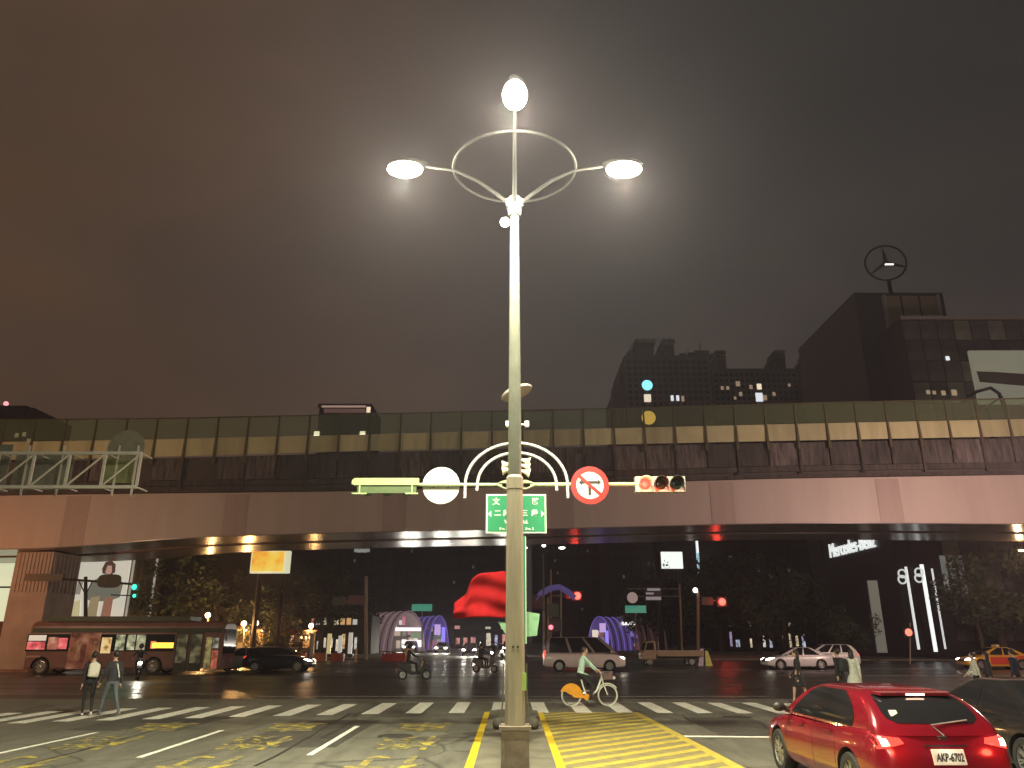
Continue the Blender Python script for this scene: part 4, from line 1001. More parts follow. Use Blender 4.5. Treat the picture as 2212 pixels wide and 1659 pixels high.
def person(label, loc, rz, mats, height=1.68, legs=((18, 6), (-16, -38)), arms=((-18, -6), (20, 42)), lean=0.0, skirt=None, long_hair=False, pelvis=None, bag=None, sleeves='shirt', legtag='trousers', name='person', joints=None, head_turn=0.0, group=None):
    s = height / 1.70
    t = thing(name, label, 'person', loc, rz, group)
    hipz = .90
    J = {}
    lo = Vector((0, 0, hipz)) if pelvis is None else Vector(pelvis) / s
    ln = R(lean)
    up = Vector((0, math.sin(ln), math.cos(ln)))
    chest = lo + up * .34; neck = lo + up * .53 + Vector((0, .0, 0)); hd = neck + Vector((0, .025 + math.sin(ln) * .05, .155))
    parts = []   # (p0,p1,r0,r1,tag)
    for i, sd in enumerate((-1, 1)):
        hip = lo + Vector((sd * .088, 0, -.01))
        k, a = limb(hip, R(legs[i][0]), .42, R(legs[i][1]), .41)
        if joints and 'knee%d' % i in joints: k = Vector(joints['knee%d' % i]) / s; a = Vector(joints['ankle%d' % i]) / s
        J['ank%d' % i] = a
        parts += [(hip, k, .083, .056, legtag), (k, a, .056, .036, legtag if legtag != 'skin_legs' else 'skin')]
        fa = R(legs[i][1]) * .5
        toe = a + Vector((0, .15 * math.cos(fa), -.045 + .12 * math.sin(fa)))
        parts += [(a + Vector((0, -.04, -.045)), toe, .040, .034, 'shoes')]
        sh = neck + Vector((sd * .172, 0, -.06)); 
        e, wr_ = limb(sh, R(arms[i][0]), .28, R(arms[i][1]), .25, side=sd * .12)
        if joints and 'elbow%d' % i in joints: e = Vector(joints['elbow%d' % i]) / s; wr_ = Vector(joints['wrist%d' % i]) / s
        parts += [(sh, e, .050, .040, sleeves), (e, wr_, .038, .027, 'shirt' if sleeves == 'shirt' else 'skin')]
        hdir = (wr_ - e).normalized()
        parts += [(wr_, wr_ + hdir * .075, .026, .032, 'skin')]
        J['hand%d' % i] = (wr_ + hdir * .085, hdir, sd)
    parts += [(neck - up * .02, hd - Vector((0, 0, .03)), .050, .046, 'skin')]
    mb = MB()
    for p0, p1, r0, r1, tg in parts: capsule(mb, p0, p1, r0, r1)
    # torso
    tors = [(lo - up * .09, .10, .085), (lo - up * .03, .155, .115), (lo + up * .08, .150, .108), (lo + up * .2, .143, .10), (lo + up * .34, .168, .112), (lo + up * .44, .175, .10), (lo + up * .50, .12, .075), (lo + up * .54, .06, .05)]
    def rings(lst, n=18):
        vs = []; fs = []
        for c_, rx, ry in lst:
            for j in range(n):
                a = 2 * math.pi * j / n; vs.append(Vector(c_) + Vector((rx * math.cos(a), ry * math.sin(a), 0)))
        for i in range(len(lst) - 1):
            for j in range(n): fs.append((i * n + j, i * n + (j + 1) % n, (i + 1) * n + (j + 1) % n, (i + 1) * n + j))
        fs.append(tuple(range(n))); fs.append(tuple(range((len(lst) - 1) * n, len(lst) * n)))
        mb.add(vs, fs)
    rings(tors)
    skr = []
    if skirt:
        drop, flare = skirt
        skr = [(lo + up * .12, .155, .115), (lo + Vector((0, 0, -.05)), .18, .145), (lo + Vector((0, .0, -drop * .6)), .19 + flare * .6, .16 + flare * .6), (lo + Vector((0, 0, -drop)), .19 + flare, .16 + flare)]
        rings(skr)
    # head with nose, chin and ears
    mb.ball(hd, (.076, .096, .112), 16, 12); mb.ball(hd + Vector((0, .05, -.07)), (.045, .045, .045), 10, 8)
    mb.ball(hd + Vector((0, .098, -.012)), (.014, .02, .022), 8, 6)
    for sd in (-1, 1): mb.ball(hd + Vector((sd * .078, -.005, -.005)), (.012, .02, .03), 8, 6)
    mb.v = [p * s for p in mb.v]
    tmp = mb.build('tmp', SKIN)
    rm = tmp.modifiers.new('r', 'REMESH'); rm.mode = 'VOXEL'; rm.voxel_size = .017
    smm = tmp.modifiers.new('s', 'SMOOTH'); smm.iterations = 4; smm.factor = .5
    me = eval_mesh(tmp); bpy.data.objects.remove(tmp)
    order = ['skin', 'shirt', 'trousers', 'shoes', 'skirt']
    me.materials.clear()
    ml = [SKIN, mats['shirt'], mats.get('trousers', SKIN), mats.get('shoes', BLACK), mats.get('skirt', mats['shirt'])]
    for m_ in ml: me.materials.append(m_)
    segs = [(p0 * s, p1 * s, max(r0, r1) * s, order.index('skin' if tg == 'skin_legs' else tg)) for p0, p1, r0, r1, tg in parts]
    trs = [(lo * s, (lo + up * .47) * s, .14 * s)]
    idx = []
    for p in me.polygons:
        c_ = p.center; best = (9, 0)
        for a, b, r_, tg in segs:
            d = b - a; u = max(0, min(1, (c_ - a).dot(d) / max(d.length_squared, 1e-9))); dd = (c_ - a - d * u).length / r_
            if dd < best[0]: best = (dd, tg)
        hh = (c_ - lo * s).dot(up) / s
        rel = (c_ - (lo * s + up * hh * s)); 
        if -.12 < hh < .525 and Vector((rel.x / (.19 * s), rel.y / (.14 * s), 0)).length < 1.02 and best[1] != 0 or (0 < hh < .52 and abs(rel.x) < .12 * s):
            if not (best[1] in (0,) and best[0] < 1.0 and hh > .5): best = (0, 1 if hh > .0 else (2 if legtag == 'trousers' else 4))
        if (c_ - hd * s).length < .14 * s: best = (0, 0)
        if skirt and c_.z < (lo.z + .03) * s and c_.z > (lo.z - skirt[0] - .02) * s and best[1] not in (0,) : best = (0, 4)
        if skirt and legtag == 'skin_legs' and c_.z > (lo.z - skirt[0] - .012) * s and c_.z < (lo.z + .02) * s: best = (0, 4)
        idx.append(best[1])
    me.polygons.foreach_set('material_index', idx); me.polygons.foreach_set('use_smooth', [True] * len(idx))
    # fingers and thumb
    bm = bmesh.new(); bm.from_mesh(me)
    fb = MB()
    for i in (0, 1):
        h0, hdir, sd = J['hand%d' % i]
        sidev = Vector((0, 1, 0)).cross(hdir); sidev = sidev.normalized() if sidev.length > .1 else Vector((1, 0, 0))
        fw = hdir.cross(sidev).normalized()
        for k_, (o_, l_) in enumerate(((-.024, .062), (-.008, .075), (.008, .07), (.023, .055))):
            b0 = h0 + fw * o_; curl = sidev * (-sd) * .018
            fb.tube([b0 * s, (b0 + hdir * l_ * .5 + curl * .4) * s, (b0 + hdir * l_ + curl * 1.6) * s], [.0085 * s, .008 * s, .006 * s], 6)
        th = h0 - hdir * .055 + fw * .028
        fb.tube([th * s, (th + fw * .03 + hdir * .02) * s, (th + fw * .04 + hdir * .05) * s], [.010 * s, .009 * s, .007 * s], 6)
    fm = fb.mesh('f', SKIN, 60); bm.from_mesh(fm)
    bm.to_mesh(me); bm.free()
    me.name = 'body'; link('body', me, t)
    # hair
    hb = MB(); hb.ball((hd + Vector((0, -.018, .022))) * s, (.086 * s, .098 * s, .105 * s), 16, 10)
    if long_hair: hb.ball((hd + Vector((0, -.06, -.10))) * s, (.088 * s, .06 * s, .17 * s), 14, 10)
    ho = hb.build('hair', HAIR, t, 60, world=False)
    # trim the hair away from the face
    bm = bmesh.new(); bm.from_mesh(ho.data)
    dl = [v for v in bm.verts if v.co.y > (hd.y + .052) * s and v.co.z < (hd.z + .055) * s]
    bmesh.ops.delete(bm, geom=dl, context='VERTS'); bm.to_mesh(ho.data); bm.free()
    eb = MB()
    for sd in (-1, 1): eb.ball((hd + Vector((sd * .03, .088, .008))) * s, (.011 * s, .006 * s, .006 * s), 8, 6)
    eb.build('eyes', BLACK, t, 60, world=False)
    return t, J, s, lo, up
def cl(name, c, var=.25, vs=9): return M(name, c, .85, var=var, vs=vs, bump=.15)
def g2(vx, vy): g = G(vx, vy); return (g.x, g.y, .011)
BLKC = cl('black_cloth', (.018, .018, .02)); JEAN = cl('grey_jeans', (.11, .125, .14)); DKJ = cl('dark_jacket', (.03, .032, .036)); WHC = cl('white_cloth', (.60, .60, .52)); WSH = M('white_shoe', (.62, .62, .58), .6)
GSH = M('grey_shoe', (.18, .19, .17), .7)
# two on the left of the crossing
t, J, s, lo, up = person('person in black with a white back bag, left of the crossing pair', g2(184, 1546), R(35), dict(shirt=BLKC, trousers=BLKC, shoes=WSH), 1.69, legs=((14, -8), (-12, -30)))
bg_ = MB().prism([Vector((-.14, -.13, 1.02)), Vector((.15, -.13, 1.0)), Vector((.16, -.13, 1.34)), Vector((.02, -.13, 1.44)), Vector((-.13, -.13, 1.38))], (0, -.13, 0)).build('back_bag', M('white_bag', (.66, .62, .50), .6, var=.1), t, world=False)
bv = bg_.modifiers.new('bevel', 'BEVEL'); bv.width = .05; bv.segments = 3
for sd in (-1, 1): MB().tube([(sd * .10, -.12, 1.36), (sd * .11, .0, 1.46), (sd * .11, .12, 1.32)], .014, 6).build('strap', BLKC, t, world=False)
t, J, s, lo, up = person('person in a dark jacket and grey jeans, right of the pair on the crossing', g2(231, 1549), R(55), dict(shirt=DKJ, trousers=JEAN, shoes=GSH), 1.73, legs=((24, 12), (-20, -34)), arms=((12, 30), (-14, 4)))
MB().tube([(.12, -.10, 1.02), (.06, -.125, 1.2), (-.01, -.12, 1.38)], .022, 6).build('white_strap', M('white_strap', (.7, .7, .66), .5), t, world=False)
# right side
person('person in a short dark dress walking ahead of the red hatchback', g2(1731, 1521), R(60), dict(shirt=BLKC, skirt=BLKC, shoes=BLACK), 1.68, legs=((20, 8), (-16, -30)), skirt=(.36, .06), legtag='skin_legs', long_hair=True, sleeves='shirt', arms=((-8, 4), (16, 40)))
person('person in a loose white coat standing behind the red hatchback roof', g2(1852, 1520), R(-20), dict(shirt=WHC, skirt=WHC, trousers=WHC, shoes=WSH), 1.70, skirt=(.50, .10), legtag='trousers', arms=((30, 70), (-6, 4)), legs=((4, 0), (-4, -6)), long_hair=True)
t, J, s, lo, up = person('person in black with a backpack left of the one in the white coat', g2(1822, 1520), R(25), dict(shirt=BLKC, trousers=BLKC, shoes=BLACK), 1.72)
bg_ = MB().box((0, -.2, 1.2), (.30, .17, .42)).build('backpack', DKJ, t, world=False); bv = bg_.modifiers.new('bevel', 'BEVEL'); bv.width = .06; bv.segments = 3
person('person in a white top beyond the black sedan', g2(2118, 1516), R(70), dict(shirt=WHC, trousers=BLKC, shoes=BLACK), 1.58, long_hair=False)
person('dark-haired person beyond the black sedan, right of the white top', g2(2147, 1514), R(40), dict(shirt=DKJ, trousers=BLKC, shoes=BLACK), 1.60, long_hair=True)
person('person in dark blue cut by the right edge of the picture', g2(2206, 1516), R(20), dict(shirt=cl('navy_cloth', (.02, .025, .05)), trousers=BLKC, shoes=BLACK), 1.70)

# ------------------------------------------------------------------ share bicycle (local +y is forward) and its rider
bk = G(1275, 1526.5); 
bt = thing('bicycle', 'white and orange share bicycle ridden across the zebra crossing', 'bicycle', (bk.x, bk.y, .009), -math.pi / 2 + R(6))
CREAM = M('bike_white', (.66, .66, .56), .4, var=.06); ORNG = M('bike_orange', (.72, .30, .015), .45, var=.1)
WR, RYW, FYW = .325, -.60, .58
def cyc_wheel(y, rimcol):
    rot = Matrix.Rotation(R(90), 3, 'Y')
    tm = MB().tube([(0, WR * .965 * math.cos(a), WR * .965 * math.sin(a)) for a in [2 * math.pi * i / 36 for i in range(36)]], .018, 6, closed=True)
    wl_ = link('wheel', tm.mesh('tyre', rimcol, 60), bt, (0, y, WR))
    sp_ = MB().lathe([(.03, -.045), (.035, 0), (.03, .045)], 12, (0, 0, 0), rot)
    for i in range(14):
        a = 2 * math.pi * i / 14; sp_.tube([(0, 0, 0), (0, WR * .93 * math.cos(a), WR * .93 * math.sin(a))], .0022, 4)
    link('spokes', sp_.mesh('spokes', CHROME), wl_)
    link('rim', MB().tube([(0, WR * .89 * math.cos(a), WR * .89 * math.sin(a)) for a in [2 * math.pi * i / 36 for i in range(36)]], .011, 6, closed=True).mesh('rim', CREAM, 60), wl_)
TY_L = M('pale_tyre', (.52, .52, .44), .7, var=.1)
cyc_wheel(RYW, TY_L); cyc_wheel(FYW, TY_L)
def bt_tube(name, pts, r_, mat): return MB().tube([Vector((0, a, b)) for a, b in pts], r_, 8).build(name, mat, bt, 60, world=False)
bt_tube('frame', [(.40, .86), (.32, .66), (.22, .45), (.02, .31), (-.10, .27)], .034, CREAM)
bt_tube('seat_tube', [(-.10, .27), (-.20, .56), (-.27, .80)], .026, CREAM)
bt_tube('chain_stay', [(-.10, .27), (RYW, WR)], .022, ORNG)
bt_tube('fork', [(.40, .90), (.44, .70), (FYW, WR)], .022, CREAM)
bt_tube('stem', [(.40, .86), (.36, 1.04)], .018, CREAM)
MB().tube([(-.29, .20, 1.06), (-.24, .30, 1.08), (-.10, .37, 1.05), (.10, .37, 1.05), (.24, .30, 1.08), (.29, .20, 1.06)], .013, 6).build('handlebar', BLACK, bt, 60, world=False)
MB().ball((0, -.29, .84), (.085, .14, .035), 12, 6).build('saddle', BLACK, bt, 60, world=False)
# rear mudguard with solid skirt
n_ = 18; mg = MB()
arc = [(RYW + (WR + .035) * math.cos(a), WR + (WR + .035) * math.sin(a)) for a in [R(12 + 150 * i / n_) for i in range(n_ + 1)]]
mg.prism([Vector((.032, y, z)) for y, z in arc] + [Vector((.032, RYW - .19, WR + .12)), Vector((.032, RYW + .1, WR - .06)), Vector((.032, -.16, .25))], (.006, 0, 0))
mg.prism([Vector((-.038, y, z)) for y, z in arc] + [Vector((-.038, RYW - .19, WR + .12)), Vector((-.038, RYW + .1, WR - .06)), Vector((-.038, -.16, .25))], (.006, 0, 0))
for (y0_, z0_), (y1_, z1_) in zip(arc, arc[1:]): mg.add([(-.032, y0_, z0_), (.032, y0_, z0_), (.032, y1_, z1_), (-.032, y1_, z1_)], [(0, 1, 2, 3)])
mg.build('rear_mudguard', ORNG, bt, world=False)
fm = MB(); arc = [(FYW + (WR + .03) * math.cos(a), WR + (WR + .03) * math.sin(a)) for a in [R(35 + 115 * i / 12) for i in range(13)]]
fm.tube([Vector((0, y, z)) for y, z in arc], .022, 6).build('front_mudguard', CREAM, bt, 60, world=False)
bsk = MB(); 
for z in (.80, .88, .96, 1.03): bsk.tube([(-.16 + .0, .45, z), (.16, .45, z), (.17, .72, z), (-.17, .72, z)], .008, 5, closed=True)
for x in (-.16, -.08, 0, .08, .16):
    bsk.tube([(x, .45, .8), (x, .45, 1.03)], .006, 4); bsk.tube([(x, .72, .8), (x, .72, 1.03)], .006, 4)
for y in (.52, .59, .66):
    bsk.tube([(-.165, y, .8), (-.165, y, 1.03)], .006, 4); bsk.tube([(.165, y, .8), (.165, y, 1.03)], .006, 4); bsk.tube([(-.165, y, .8), (.165, y, .8)], .006, 4)
bsk.build('basket', M('basket_grey', (.24, .20, .19), .5), bt, world=False)
MB().box((0, .58, .90), (.26, .22, .17)).build('bag_in_basket', M('maroon_bag', (.20, .08, .07), .7, var=.3), bt, world=False)
MB().ball((0, .80, .84), (.05, .06, .05), 10, 6).build('front_lamp', CREAM, bt, 60, world=False)
MB().lathe([(.09, -.06), (.10, -.055), (.10, .055), (.09, .06)], 20, (.05, -.10, .27), Matrix.Rotation(R(90), 3, 'Y')).build('chain_case', ORNG, bt, world=False)
MB().tube([(.09, -.10, .27), (.11, -.02, .12)], .012, 6).tube([(-.05, -.10, .27), (-.11, -.18, .42)], .012, 6).box((.14, -.02, .11), (.09, .08, .02)).box((-.14, -.18, .43), (.09, .08, .02)).build('crank', CHROME, bt, world=False)
MINT = cl('mint_cloth', (.42, .60, .50), .12)
hh = 1.74; sc = hh / 1.70
person('cyclist in a mint green shirt and dark trousers riding the share bicycle', (bk.x, bk.y, .009), -math.pi / 2 + R(6), dict(shirt=MINT, trousers=BLKC, shoes=GSH), hh, pelvis=(0, -.29, .99), lean=13,
    joints={'knee0': (-.12, .12, .82), 'ankle0': (-.13, -.15, .49), 'knee1': (.12, .10, .62), 'ankle1': (.13, -.04, .22), 'elbow0': (-.27, .06, 1.22), 'wrist0': (-.27, .22, 1.09), 'elbow1': (.27, .06, 1.22), 'wrist1': (.27, .22, 1.09)}, sleeves='shirt')

# ------------------------------------------------------------------ scooters with riders
def scooter(label, rider, loc, rz, paint, lit=False, back=False, group='scooters in the junction'):
    t = thing('scooter', label, 'scooter', loc, rz, group)
    r_ = .23
    key = ('sc',)
    if key not in _W: _W[key] = wheel_mesh(r_, .11, 5)
    ty, rm = _W[key]
    for y in (-.62, .62):
        wz = link('wheel', ty, t, (0, y, r_)); link('rim', rm, wz)
    side = [(-.88, .62), (-.80, .80), (-.45, .78), (-.22, .74), (-.18, .42), (.22, .36), (.34, .52), (.42, .95), (.54, .93), (.62, .60), (.50, .42), (.40, .26), (-.20, .24), (-.40, .34), (-.66, .50)]
    b = MB().prism([Vector((-.14, y, z)) for y, z in side], (.28, 0, 0)).build('body', paint, t, world=False)
    bv = b.modifiers.new('bevel', 'BEVEL'); bv.width = .05; bv.segments = 3; bv.limit_method = 'ANGLE'; bv.angle_limit = R(25)
    se = MB().box((0, -.50, .81), (.26, .66, .09)).build('seat', BLACK, t, world=False); bv = se.modifiers.new('bevel', 'BEVEL'); bv.width = .035; bv.segments = 3
    MB().tube([(-.34, .34, 1.05), (-.2, .45, 1.03), (.2, .45, 1.03), (.34, .34, 1.05)], .018, 6).build('handlebar', BLACK, t, world=False)
    MB().tube([(0, .46, .95), (.0, .62, .24)], .035, 8).build('fork', BLACK, t, world=False)
    for s_ in (-1, 1): MB().tube([(s_ * .26, .42, 1.04), (s_ * .30, .42, 1.2)], .008, 5).ball((s_ * .31, .41, 1.23), (.07, .015, .045), 8, 6).build('mirror', BLACK, t, world=False)
    MB().ball((0, .60, .82), (.09, .05, .08), 12, 8).build('headlight', HEADL if lit else HEADO, t, 60, world=False)
    MB().ball((0, -.90, .68), (.08, .03, .05), 10, 6).build('tail_light', TAIL if back else TAILD, t, 60, world=False)
    MB().box((0, -.96, .48), (.20, .01, .13)).build('number_plate', PLATEW, t, world=False)
    if lit: lamp('lamp_light', wmat(t) @ Vector((0, .80, .82)), 55, (1, .90, .70), t, .05, spot=130, aim=wmat(t) @ Vector((0, 8, 0)))
    p, J, s, lo, up = person(rider, loc, rz, dict(shirt=DKJ, trousers=BLKC, shoes=BLACK), 1.70, pelvis=(0, -.36, .93), lean=6,
        joints={'knee0': (-.16, .06, .78), 'ankle0': (-.13, .10, .42), 'knee1': (.16, .06, .78), 'ankle1': (.13, .10, .42), 'elbow0': (-.32, -.02, 1.16), 'wrist0': (-.33, .22, 1.07), 'elbow1': (.32, -.02, 1.16), 'wrist1': (.33, .22, 1.07)})
    MB().ball((lo + up * .53 + Vector((0, .02, .19))) * s, (.125, .14, .135), 14, 10).build('helmet', M('helmet_dark', (.03, .03, .035), .25, coat=.5), p, 60, world=False)
    return t
SCP = M('scooter_dark', (.03, .03, .033), .3, coat=.5); SCG = M('scooter_grey', (.12, .12, .12), .3, coat=.5)
scooter('dark scooter heading right in mid-junction, left of the lamp pole', 'helmeted rider on the scooter left of the lamp pole', at(895, 1468), -math.pi / 2 + R(15), SCP)
scooter('dark scooter just left of the foreground lamp pole', 'helmeted rider on the scooter just left of the lamp pole', at(1048, 1453), -math.pi / 2 - R(25), SCG)
scooter('scooter with one bright headlight in front of the bus', 'helmeted rider on the scooter in front of the bus', at(296, 1468), math.pi + R(28), SCP, lit=True)
for i_, (vx, Y, rz) in enumerate(((1040, 74, 180), (1064, 70, 175), (1083, 77, 186))):
    scooter('scooter waiting with its headlight on, %s of three left of the lamp pole' % ('leftmost', 'middle', 'rightmost')[i_], 'rider on the %s of three waiting scooters' % ('leftmost', 'middle', 'rightmost')[i_], GY(vx, Y), R(rz), SCG, lit=True)

# ================================================================== BUILDINGS
DARKW = M('dark_wall', (.026, .023, .022), .8, var=.2, vs=.3)
CONC = M('tower_wall', (.125, .098, .088), .85, var=.2, vs=.15)
WDARK = M('dark_window', (.015, .015, .018), .15, var=.1)
WLIT = [ME('lit_window_warm', (1.0, .80, .55), 1.0), ME('lit_window_white', (.9, .95, 1.0), .9), ME('lit_window_dim', (.9, .65, .42), .30)]
def vbox(name, v0, v1, vtop, Y, dep, mat, parent, base=0.0, vb=None):
    """box whose front face spans picture columns v0..v1 up to row vtop at depth Y"""
    a = P(v0, vtop, Y); b = P(v1, vtop, Y); z0 = base if vb is None else P(v0, vb, Y).z
    return MB().bbox((a.x, Y, z0), (b.x, Y + dep, a.z)).build(name, mat, parent)
_wm = {}
def win(parent, vx, vy, Y, w_, h_, mat, name='window'):
    key = (round(w_, 2), round(h_, 2), mat.name)
    if key not in _wm: _wm[key] = MB().box((0, 0, 0), (w_, .12, h_)).mesh('window', mat)
    q = P(vx, vy, Y - .05)
    return link(name, _wm[key], parent, wmat(parent).inverted() @ q)
def windows_block(parent, v0, v1, y0, y1, Y, nx, ny, mat=WDARK, fx=.55, fy=.5):
    mb = MB(); a = P(v0, y0, Y); b = P(v1, y0, Y); zt_ = a.z; zb_ = P(v0, y1, Y).z
    cw = (b.x - a.x) / nx; ch = (zt_ - zb_) / ny
    for i in range(nx):
        for j in range(ny): mb.box((a.x + cw * (i + .5), Y - .02, zt_ - ch * (j + .5)), (cw * fx, .10, ch * fy))
    return stuff(mb.build('dark_windows', mat, parent))
# residential blocks above the viaduct, right of centre
RY = 205.0
b1 = thing('apartment_block', 'dark wide apartment block with stepped roof above the viaduct, behind the blue-topped sign', 'building', GY(1440, RY))
vbox('wall', 1348, 1531, 768, RY, 25, CONC, b1); vbox('wall', 1326, 1347.8, 842, RY + 3, 20, CONC, b1); vbox('wall', 1338, 1347.9, 800, RY + 2, 20, CONC, b1)
for v0, v1, vt in ((1356, 1366, 757), (1375, 1412, 742), (1418, 1432, 757), (1433, 1455, 742), (1500, 1531, 757)): vbox('roof_block', v0, v1, vt, RY + 4, 9, CONC, b1, vb=767.8)
for v0, v1, vt, vb in ((1373, 1416, 731, 741.8), (1431, 1457, 732, 741.8)): vbox('roof_crown', v0, v1, vt, RY + 3, 11, CONC, b1, vb=vb)
windows_block(b1, 1352, 1528, 776, 880, RY, 14, 8)
for vx, v0_, v1_ in ((1362, 757, 738), (1394, 731, 718), (1446, 732, 722), (1512, 757, 742), (1486, 768, 752)): MB().tube([P(vx, v0_, RY + 8), P(vx, v1_, RY + 8)], .16, 5).build('roof_aerial', CONC, b1)
for v0, v1, vt in ((1468, 1482, 763), (1488, 1496, 761), (1536, 1540, 763)): vbox('roof_unit', v0, v1, vt, RY + 5, 4, CONC, b1, vb=767.9)
for vx, vy, k_ in ((1452, 860, 1), (1464, 860, 1), (1475, 861, 2)): win(b1, vx, vy, RY, .8, 1.6, WLIT[k_])
b2 = thing('apartment_block', 'dark apartment block with scattered lit windows and pagoda roof boxes', 'building', GY(1630, RY))
vbox('wall', 1536, 1722, 796, RY + 12, 25, CONC, b2); vbox('wall', 1724, 1768, 800, RY + 14, 25, CONC, b2)
for v0, v1 in ((1545, 1567), (1673, 1695), (1742, 1766)):
    vbox('roof_block', v0 + 1, v1, 770, RY + 15, 9, CONC, b2, vb=795.8); vbox('roof_crown', v0 - 1, v1 + 1, 768, RY + 14, 10, CONC, b2, vb=774); vbox('roof_crown', v0, v1, 757, RY + 15.5, 8, CONC, b2, vb=764)
windows_block(b2, 1540, 1720, 804, 880, RY + 12, 16, 6)
for vx, vy, k_, sz in ((1594, 829, 2, 2), (1560, 838, 2, 1.4), (1572, 838, 2, 1.4), (1640, 835, 0, 2.2), (1640, 858, 1, 3.4), (1652, 859, 2, 2.0), (1622, 836, 2, 1.6), (1600, 851, 2, 1.6), (1672, 851, 2, 1.4), (1588, 860, 2, 1.2), (1705, 832, 2, 1.2)): win(b2, vx, vy, RY + 12, sz * .62, sz * .8, WLIT[k_])
# low far blocks
b3 = thing('office_block', 'distant office block with a lit roof band above the viaduct, left of centre', 'building', GY(745, 230))
vbox('wall', 690, 800, 880, 230, 20, DARKW, b3); vbox('roof_band', 695, 790, 876, 229.6, .3, ME('roof_band_lit', (1.0, .62, .5), .35), b3, vb=879.5); vbox('roof_sign', 700, 788, 883, 229.5, .3, ME('roof_sign_dim', (.7, .35, .28), .12), b3, vb=891); vbox('parapet', 687, 803, 872, 230.5, 18, DARKW, b3, vb=879.6)
for vx in (684, 783): win(b3, vx, 938, 229, 1.7, 1.9, ME('lit_window_bright', (1, .85, .65), 1.8))
win(b3, 796, 885, 229, 1.2, 1.8, WLIT[0])
b4 = thing('office_block', 'distant dark block with a red roof light at the far left edge', 'building', GY(30, 210))
vbox('wall', -60, 58, 876, 210, 20, DARKW, b4); vbox('wall', 58.2, 74, 881, 211, 20, DARKW, b4); MB().tube([P(13, 877, 212), P(13, 871, 212)], .12, 6).ball(P(13, 872, 211.5), .7, 8, 6).build('beacon', ME('beacon_red', (1.0, .35, .4), 1.6), b4)
for vx, vy in ((36, 940), (52, 938), (62, 952)): win(b4, vx, vy, 209.5, 1.0, 1.2, WLIT[2])

# car showroom tower at right: dark side wall, roof star, glass front wing
DX, DY = 39.5, 80.0
ZT = P(1835, 632, DY).z
MT = thing('showroom_tower', 'dark tower with a ring emblem on its roof and a glass wing, at right', 'building', (DX + 5, DY, 0))
GLB = M('black_cladding', (.022, .021, .021), .35, var=.2, vs=.4)
x1 = P(2037, 640, DY).x
MB().bbox((DX, DY, 0), (x1, DY + 18, ZT - .01)).build('tower_wall', GLB, MT)
pa, pb = P(1905, 640, DY), P(2035, 704, DY)
fw = (pb.x - pa.x) / 3
for i in range(3): MB().bbox((pa.x + fw * i + .12, DY - .12, pb.z), (pa.x + fw * (i + 1) - .12, DY - .02, pa.z)).build('roof_panel', M('tan_roof_panel', (.22, .19, .125), .5, var=.15, vs=.5), MT)
for xq in (pa.x - .1, pb.x - .25): MB().bbox((xq, DY - .5, pb.z - 2), (xq + .3, DY - .02, pa.z)).build('roof_panel_frame', M('frame_grey', (.25, .25, .22), .5), MT)
# roof emblem: ring with three spokes, facing the left
cc = P(1913, 568, DY + 5); rr = 2.35; rot = Matrix.Rotation(R(-14), 3, 'Z')
EMB = M('emblem_metal', (.05, .045, .042), .4, .5)
MB().tube([cc + rot @ Vector((rr * math.cos(a), 0, rr * math.sin(a))) for a in [2 * math.pi * i / 48 for i in range(48)]], .13, 8, closed=True).build('roof_emblem_ring', EMB, MT, 60)
for a in (93, 215, 340):
    d = rot @ Vector((math.cos(R(a)), 0, math.sin(R(a)))); n_ = rot @ Vector((-math.sin(R(a)), 0, math.cos(R(a)))); o_ = rot @ Vector((0, .18, 0))
    MB().prism([cc + n_ * .26 - o_, cc + d * rr - o_, cc - n_ * .26 - o_], o_ * 2).build('roof_emblem_spoke', EMB, MT)
MB().bbox(P(1911, 571, DY + 4.6) + Vector((0, 0, -.12)), P(1931, 571, DY + 4.4) + Vector((0, 0, .12))).build('emblem_light', ME('emblem_light', (1, .98, .92), 1.4), MT)
MB().tube([cc - Vector((0, 0, rr)), Vector((cc.x, cc.y, ZT - .2))], .25, 8).build('emblem_post', EMB, MT)
# glass wing in front: mullion grid with panes
WY = 74.0; xa, xb = P(1946, 690, WY).x, P(2420, 690, WY).x; zt_ = P(1946, 686, WY).z; zlo = P(1946, 1000, WY).z
MB().bbox((xa, WY, 0), (xb, WY + 5.8, zt_)).build('wing_wall', M('wing_dark', (.012, .012, .012), .6), MT)
MB().bbox((xa - .1, WY - .25, zt_ - .25), (xb, WY - .003, zt_ + .1)).build('cornice', M('cornice_grey', (.32, .31, .28), .5), MT)
PN = M('wing_glass', (.075, .08, .068), .25, var=.5, vs=.3); PN2 = M('wing_glass_light', (.16, .17, .13), .3, var=.5, vs=.4)
nx, nz = 13, 14; cw = (xb - xa) / nx; chh = (zt_ - 2.0) / nz
m1 = MB().box((0, 0, 0), (cw - .16, .06, chh - .14)).mesh('pane', PN); m2 = MB().box((0, 0, 0), (cw - .16, .06, chh - .14)).mesh('pane', PN2)
for i in range(nx):
    for j in range(nz):
        zc = 1.7 + chh * (j + .5)
        link('pane', m2 if (i == 0 and 4 < j < 11) or random.random() < .12 else m1, MT, wmat(MT).inverted() @ Vector((xa + cw * (i + .5), WY - .04, zc)))
for vx, vy, sz in ((2047, 774, .35), (2005, 847, .35), (2018, 848, .3), (2038, 849, .4), (2061, 848, .5)): win(MT, vx, vy, WY - .06, sz, sz * 1.2, WLIT[2] if vx > 2047 or vx < 2040 else WLIT[1], 'lit_office')
